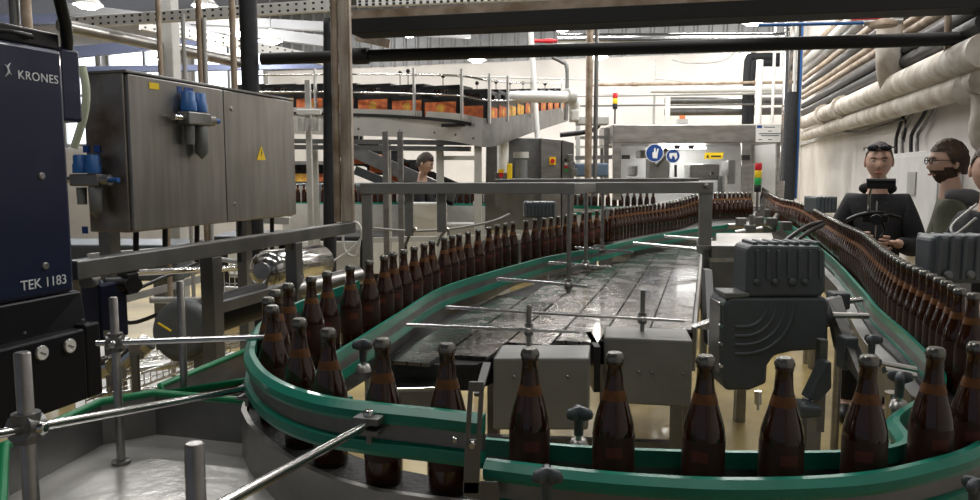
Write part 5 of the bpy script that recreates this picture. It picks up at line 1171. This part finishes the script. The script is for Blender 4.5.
def person(label, base, face, look, hs, skin_j, cloth, hands, hair_args, hairm, name='person', shirtm=CLOTHB, glasses=None, trousers=JEANS, collar=None):
    """base: floor point; face: yaw of the body; look: yaw of the head (0 = towards the camera)"""
    base = Vector(base); t = thing(name, label, 'person', base, None)
    Rb = Matrix.Rotation(face, 3, 'Z'); Rh = Matrix.Rotation(look, 3, 'Z') @ Matrix.Rotation(hs.get('pitch', 0), 3, 'X')
    S = hs['h']/1.80
    def b(x, y, z): return base+Rb @ (Vector((x, y, z))*S)
    sh = hs.get('arms')
    J = {'pelvis': (b(0, 0, .95), (.125*S, .09*S)), 'waist': (b(0, 0, 1.10), (.11*S, .08*S)), 'chest': (b(0, .0, 1.30), (.125*S, .085*S)), 'neck0': (b(0, .01, 1.445), (.070*S, .06*S)), 'neck': (b(0, -.0, 1.53), .056*S), 'skull': (b(0, -.015, 1.61), .052*S)}
    E = [('pelvis', 'waist'), ('waist', 'chest'), ('chest', 'neck0'), ('neck0', 'neck'), ('neck', 'skull')]
    for s_, sn in ((-1, 'l'), (1, 'r')):
        el, wr = sh[sn]
        J['sh'+sn] = (b(s_*.155, .01, 1.405), .052*S); J['el'+sn] = (b(*el), .046*S); J['wr'+sn] = (b(*wr), .029*S)
        J['hip'+sn] = (b(s_*.095, 0, .90), .095*S); J['kn'+sn] = (b(s_*.11, -.01, .50), .062*S); J['an'+sn] = (b(s_*.12, .02, .09), .042*S); J['to'+sn] = (b(s_*.13, -.14, .045), .036*S)
        E += [('chest', 'sh'+sn), ('sh'+sn, 'el'+sn), ('el'+sn, 'wr'+sn), ('pelvis', 'hip'+sn), ('hip'+sn, 'kn'+sn), ('kn'+sn, 'an'+sn), ('an'+sn, 'to'+sn)]
    mb = MB(); vs, fs = skin_mesh(J, E, 1); mb.add(vs, fs, True)
    hc = b(0, -.03, 1.665) if 'off' not in hs else b(*hs['off']); head_mesh(mb, hc, Rh, S)
    for s_ in (-1, 1): mb.ball(hc+Rh @ (Vector((s_*.077, .012, -.005))*S), (.010*S, .018*S, .032*S), 10, 8, Rh)
    for sn in ('l', 'r'):
        if hands and sn in hands:
            d, side, up, curl = hands[sn]
            for hv, hf in fingers(J['wr'+sn][0], Rb @ Vector(d), Rb @ Vector(side), Rb @ Vector(up), curl, S): mb.add(hv, hf, True)
    body = mb.build('body', SKIN, t)
    # face details
    for s_ in (-1, 1):
        e = MB().ball(hc+Rh @ (Vector((s_*.031, -.080, .010))*S), (.0115*S, .008*S, .0050*S), 12, 8, Rh).build('eye', EYEW, t)
        MB().ball(hc+Rh @ (Vector((s_*.031, -.0875, .010))*S), (.0045*S, .003*S, .0045*S), 10, 6, Rh).build('iris', HAIRD, e)
        MB().tube([hc+Rh @ (Vector((s_*x, y, z))*S) for x, y, z in ((.014, -.0915, .024), (.030, -.0905, .029), (.047, -.078, .024))], [.003*S, .004*S, .002*S], 6).build('eyebrow', hairm, t)
    MB().ball(hc+Rh @ (Vector((0, -.0885, -.064))*S), (.022*S, .007*S, .0065*S), 14, 8, Rh).build('lips', LIPS, t)
    if hs.get('beard'):
        hm = MB(); head_mesh(hm, (0, 0, 0), Matrix.Identity(3), S); m = MB(); keep = []
        for f in hm.f:
            c_ = sum((hm.v[i] for i in f), Vector())/len(f)/S
            if c_.y < .03 and c_.z < -.022-.35*max(0, -c_.y-.05) and not (abs(c_.x) < .024 and c_.z > -.073 and c_.y < -.05 and c_.z < -.056) and not (c_.z > -.045 and c_.y < -.045): keep.append(f)
        idx = {}; vs = []
        for f in keep:
            for i in f:
                if i not in idx: idx[i] = len(vs); vs.append(hc+Rh @ (hm.v[i]*1.03))
        m.add(vs, [[idx[i] for i in f] for f in keep], True); m.build('beard', hairm, t)
    hair_mesh(hc, Rh, S, **hair_args).build('hair', hairm, t)
    # jacket
    g = .026
    JK = {k: (v[0], (tuple(x+g for x in v[1]) if isinstance(v[1], tuple) else v[1]+g)) for k, v in J.items() if k in ('pelvis', 'waist', 'chest', 'neck0', 'shl', 'shr', 'ell', 'elr')}
    for sn in ('l', 'r'):
        a, c2 = J['el'+sn][0], J['wr'+sn][0]; JK['wr'+sn] = (a.lerp(c2, .9), .046*S)
    JK['neck0'] = (b(0, .01, 1.455), (.090*S, .08*S)); JK['chest'] = (J['chest'][0], (.165*S, .125*S)); JK['waist'] = (J['waist'][0], (.155*S, .12*S)); JK['pelvis'] = (J['pelvis'][0], (.16*S, .125*S))
    EK = [e for e in E if e[0] in JK and e[1] in JK]
    vs, fs = skin_mesh(JK, EK, 2); m = MB(); m.add(vs, fs, True); jk = m.build('jacket', shirtm, t)
    JT = {k: (v[0], (tuple(x+.012 for x in v[1]) if isinstance(v[1], tuple) else v[1]+.016)) for k, v in J.items() if k in ('pelvis', 'hipl', 'hipr', 'knl', 'knr', 'anl', 'anr')}
    vs, fs = skin_mesh(JT, [e for e in E if e[0] in JT and e[1] in JT], 1); m = MB(); m.add(vs, fs, True); m.build('trousers', trousers, t)
    for sn, s_ in (('l', -1), ('r', 1)):
        m = MB(); p0_, p1_ = J['an'+sn][0], J['to'+sn][0]; m.ball((p0_+p1_)/2-UP*.02, (.055*S, .15*S, .055*S), 14, 8, Rb); m.build('shoe', BLACK, t)
    return t, b, hc, Rh, S, J
# man in black with camera rig
q = A(877, 200, 4.85)
yaw1 = -math.atan2(q.x, q.y)*1.0
P1_ = person('man in black hooded jacket, sunglasses on head, holding a camera stabiliser', (q.x, q.y, 0), yaw1, yaw1, dict(h=1.80, arms={'l': ((-.235, -.03, 1.14), (-.10, -.30, 1.20)), 'r': ((.24, -.02, 1.12), (.11, -.30, 1.18))}, beard=False, pitch=.06),
    None, None, {'l': ((.5, -.8, .1), (-.2, 0, 1), (-.6, -.5, 0), .35), 'r': ((-.5, -.8, .1), (.2, 0, 1), (.6, -.5, 0), .35)}, dict(top=.124, side=.081, back=.101, fringe=.070, low=-.02), HAIRD, shirtm=CLOTHB, trousers=CLOTHB)
t, b, hc, Rh, S, J = P1_
m = MB()
hd = skin_mesh({'a': (b(-.11, .05, 1.50), .035), 'b': (b(-.05, .10, 1.49), .045), 'c': (b(.05, .10, 1.49), .045), 'd': (b(.11, .05, 1.50), .035)}, [('a', 'b'), ('b', 'c'), ('c', 'd')], 1)
m.add(*hd, True); m.build('hood', CLOTHB, t)
zp = MB(); zp.tube([b(0, -.135, 1.42), b(0, -.155, 1.30), b(0, -.14, 1.15)], .005, 6); zp.build('zip', CHROME, t)
sg = thing('sunglasses', 'dark sunglasses pushed up on the hair of the man in black', 'sunglasses', hc+Rh @ Vector((0, -.10, .085)))
for s_ in (-1, 1):
    MB().ball(hc+Rh @ Vector((s_*.036, -.092, .088)), (.033, .012, .021), 16, 8, Rh).build('lens', mat('mirror_lens', (.05, .05, .06), .05, .8), sg)
    MB().tube([hc+Rh @ Vector((s_*.068, -.085, .092)), hc+Rh @ Vector((s_*.088, -.02, .085)), hc+Rh @ Vector((s_*.086, .04, .07))], .004, 6).build('temple_arm', BLACK, sg)
MB().tube([hc+Rh @ Vector((-.012, -.104, .092)), hc+Rh @ Vector((.012, -.104, .092))], .004, 6).build('bridge', BLACK, sg)
cm = b(.01, -.42, 1.36)
st = thing('camera_stabiliser', 'black camera with flip screen on hand-held stabiliser held by man in black', 'camera', b(0, -.40, 1.18))
MB().box(A(881, 184, 4.38), (.15, .05, .055), yaw1).build('monitor', BLACK, st, .006)
MB().box(A(881, 179.5, 4.37), (.15, .06, .012), yaw1).build('sun_hood', MOTORL, st, .002)
MB().tube([A(872, 187, 4.40), A(869, 196, 4.42), A(869, 210, 4.44)], .008).build('arm', CHROME, st)
MB().box(A(875, 218, 4.42), (.14, .06, .05), yaw1).build('camera_body', BLACK, st, .01); MB().cyl(A(876, 219, 4.39), A(876, 220, 4.30), .03).build('lens', BLACK, st, .003)
MB().tube(smooth_path([A(846, 221, 4.4), A(860, 215, 4.42), A(880, 213, 4.4), A(900, 218, 4.4)], 4), .012).build('handle_bar', BLACK, st)
MB().tube(smooth_path([A(882, 222, 4.36), A(885, 230, 4.36), A(880, 238, 4.36)], 4), .006).build('strap', BLACK, st)
# man in olive, seen from behind, head in profile to the left
q = A(950, 200, 4.15)
P2_ = person('bearded man with glasses in olive parka, seen from behind looking left', (q.x, q.y, 0), -2.2, -1.75, dict(h=1.79, arms={'l': ((-.27, .03, 1.13), (-.22, -.18, 1.02)), 'r': ((.27, .03, 1.13), (.22, -.18, 1.02))}, beard=True, off=(0, -.02, 1.66)),
    None, None, {'l': ((0, -.5, -.9), (1, 0, 0), (0, -1, .4), .3), 'r': ((0, -.5, -.9), (1, 0, 0), (0, -1, .4), .3)}, dict(top=.130, side=.086, back=.106, fringe=.062, low=-.045, lump=.009), HAIRB, shirtm=CLOTHO)

t, b, hc, Rh, S, J = P2_
hd = skin_mesh({'a': (b(-.12, -.02, 1.49), .035), 'b': (b(-.06, .10, 1.47), .05), 'c': (b(.06, .10, 1.47), .05), 'd': (b(.12, -.02, 1.49), .035)}, [('a', 'b'), ('b', 'c'), ('c', 'd')], 1)
MB().add(*hd, True).build('hood', CLOTHG, t)
gl = thing('eyeglasses', 'black rimmed glasses worn by the bearded man in olive', 'glasses', hc+Rh @ Vector((0, -.10, .01)))
for s_ in (-1, 1):
    ring = [hc+Rh @ (Vector((s_*.033+.024*cos(2*pi*k/16), -.097, .010+.018*sin(2*pi*k/16)))) for k in range(17)]
    MB().tube(ring, .0028, 6).build('rim', BLACK, gl); MB().tube([hc+Rh @ Vector((s_*.057, -.094, .012)), hc+Rh @ Vector((s_*.084, -.05, .012)), hc+Rh @ Vector((s_*.086, .02, .005))], .003, 6).build('temple_arm', BLACK, gl)
MB().tube([hc+Rh @ Vector((-.010, -.099, .012)), hc+Rh @ Vector((.010, -.099, .012))], .0028, 6).build('bridge', BLACK, gl)
# man cut by the right edge
q = A(993, 200, 3.55)
P3_ = person('short-haired man in black at the right edge, face turned to the camera', (q.x, q.y, 0), -1.35, -.45, dict(h=1.74, arms={'l': ((-.26, -.02, 1.13), (-.16, -.26, 1.10)), 'r': ((.27, .0, 1.12), (.2, -.2, 1.05))}),
    None, None, {'l': ((.3, -.9, .2), (0, 0, 1), (-1, -.2, 0), .35), 'r': ((0, -.9, -.3), (1, 0, 0), (0, -.3, 1), .35)}, dict(top=.127, side=.082, back=.10, fringe=.066, low=-.02), HAIRB, shirtm=CLOTHB)
t, b, hc, Rh, S, J = P3_
ln = thing('lanyard', 'pale lanyard with a metal clip hanging on the man at the right edge', 'lanyard', b(0, -.15, 1.4))
MB().tube(smooth_path([b(-.07, -.02, 1.50), b(-.085, -.14, 1.40), b(-.03, -.17, 1.36), b(.05, -.14, 1.44)], 5), .006, 6).build('ribbon', LGREY, ln)
MB().tube(smooth_path([b(-.05, -.165, 1.37), b(-.06, -.17, 1.30), b(-.05, -.17, 1.24)], 4), .008, 6).build('metal_clip', CHROME, ln)
# boy behind the rack, profile to the right, head bent
q = A(427, 200, 8.85)
P4_ = person('young man with dark hair bent behind the rack, facing right', (q.x-.05, q.y, 0), 1.35, 1.35, dict(h=1.83, arms={'l': ((-.26, -.05, 1.13), (-.14, -.25, 1.08)), 'r': ((.26, -.05, 1.13), (.14, -.25, 1.08))}, pitch=.30),
    None, None, None, dict(top=.135, side=.087, back=.105, fringe=.055, low=-.03, lump=.012), HAIRD, shirtm=CLOTHB, trousers=CLOTHB)
# ============================================================ CAMERA, LIGHT
cd = bpy.data.cameras.new('camera'); cam = bpy.data.objects.new('camera', cd); C.objects.link(cam)
cam.location = CAM; cam.rotation_euler = (pi/2-TH, 0, 0); cd.sensor_width = 36; cd.lens = F/980*36; cd.clip_start = .02
bpy.context.scene.camera = cam
w = bpy.data.worlds.new('world'); bpy.context.scene.world = w; w.use_nodes = True
w.node_tree.nodes['Background'].inputs[0].default_value = (.75, .82, 1, 1); w.node_tree.nodes['Background'].inputs[1].default_value = .16
def area(loc, sx, sy, power, col=(1, .98, .95), rz=0, rot=None):
    l = bpy.data.lights.new('hall_or_fill_light', 'AREA'); l.shape = 'RECTANGLE'; l.size = sx; l.size_y = sy; l.energy = power; l.color = col
    o = bpy.data.objects.new('hall_or_fill_light', l); C.objects.link(o); o.location = loc; o.rotation_euler = rot or (0, 0, rz); return o
for u_, v_, p in ((1.0, -1.9, 34), (1.0, .5, 14), (4.0, -1.9, 44), (4.5, .7, 60), (8, -1.5, 90), (8, .6, 120), (11.0, -2.5, 60), (11.0, .2, 60), (9, -6, 80), (12.0, -7, 80), (6, -5, 85)):
    area(W(u_, v_, 4.75), 1.4, .25, p, rz=AU)
vs = bpy.context.scene.view_settings
vs.view_transform = 'Standard'; vs.look = 'None'; vs.gamma = 1; vs.exposure = 0; vs.use_curve_mapping = False

l = area(A(680, 144, 9.9), .8, .3, 14, (.85, .92, 1))  # unseen fill light added to brighten the inside of the inspection machine
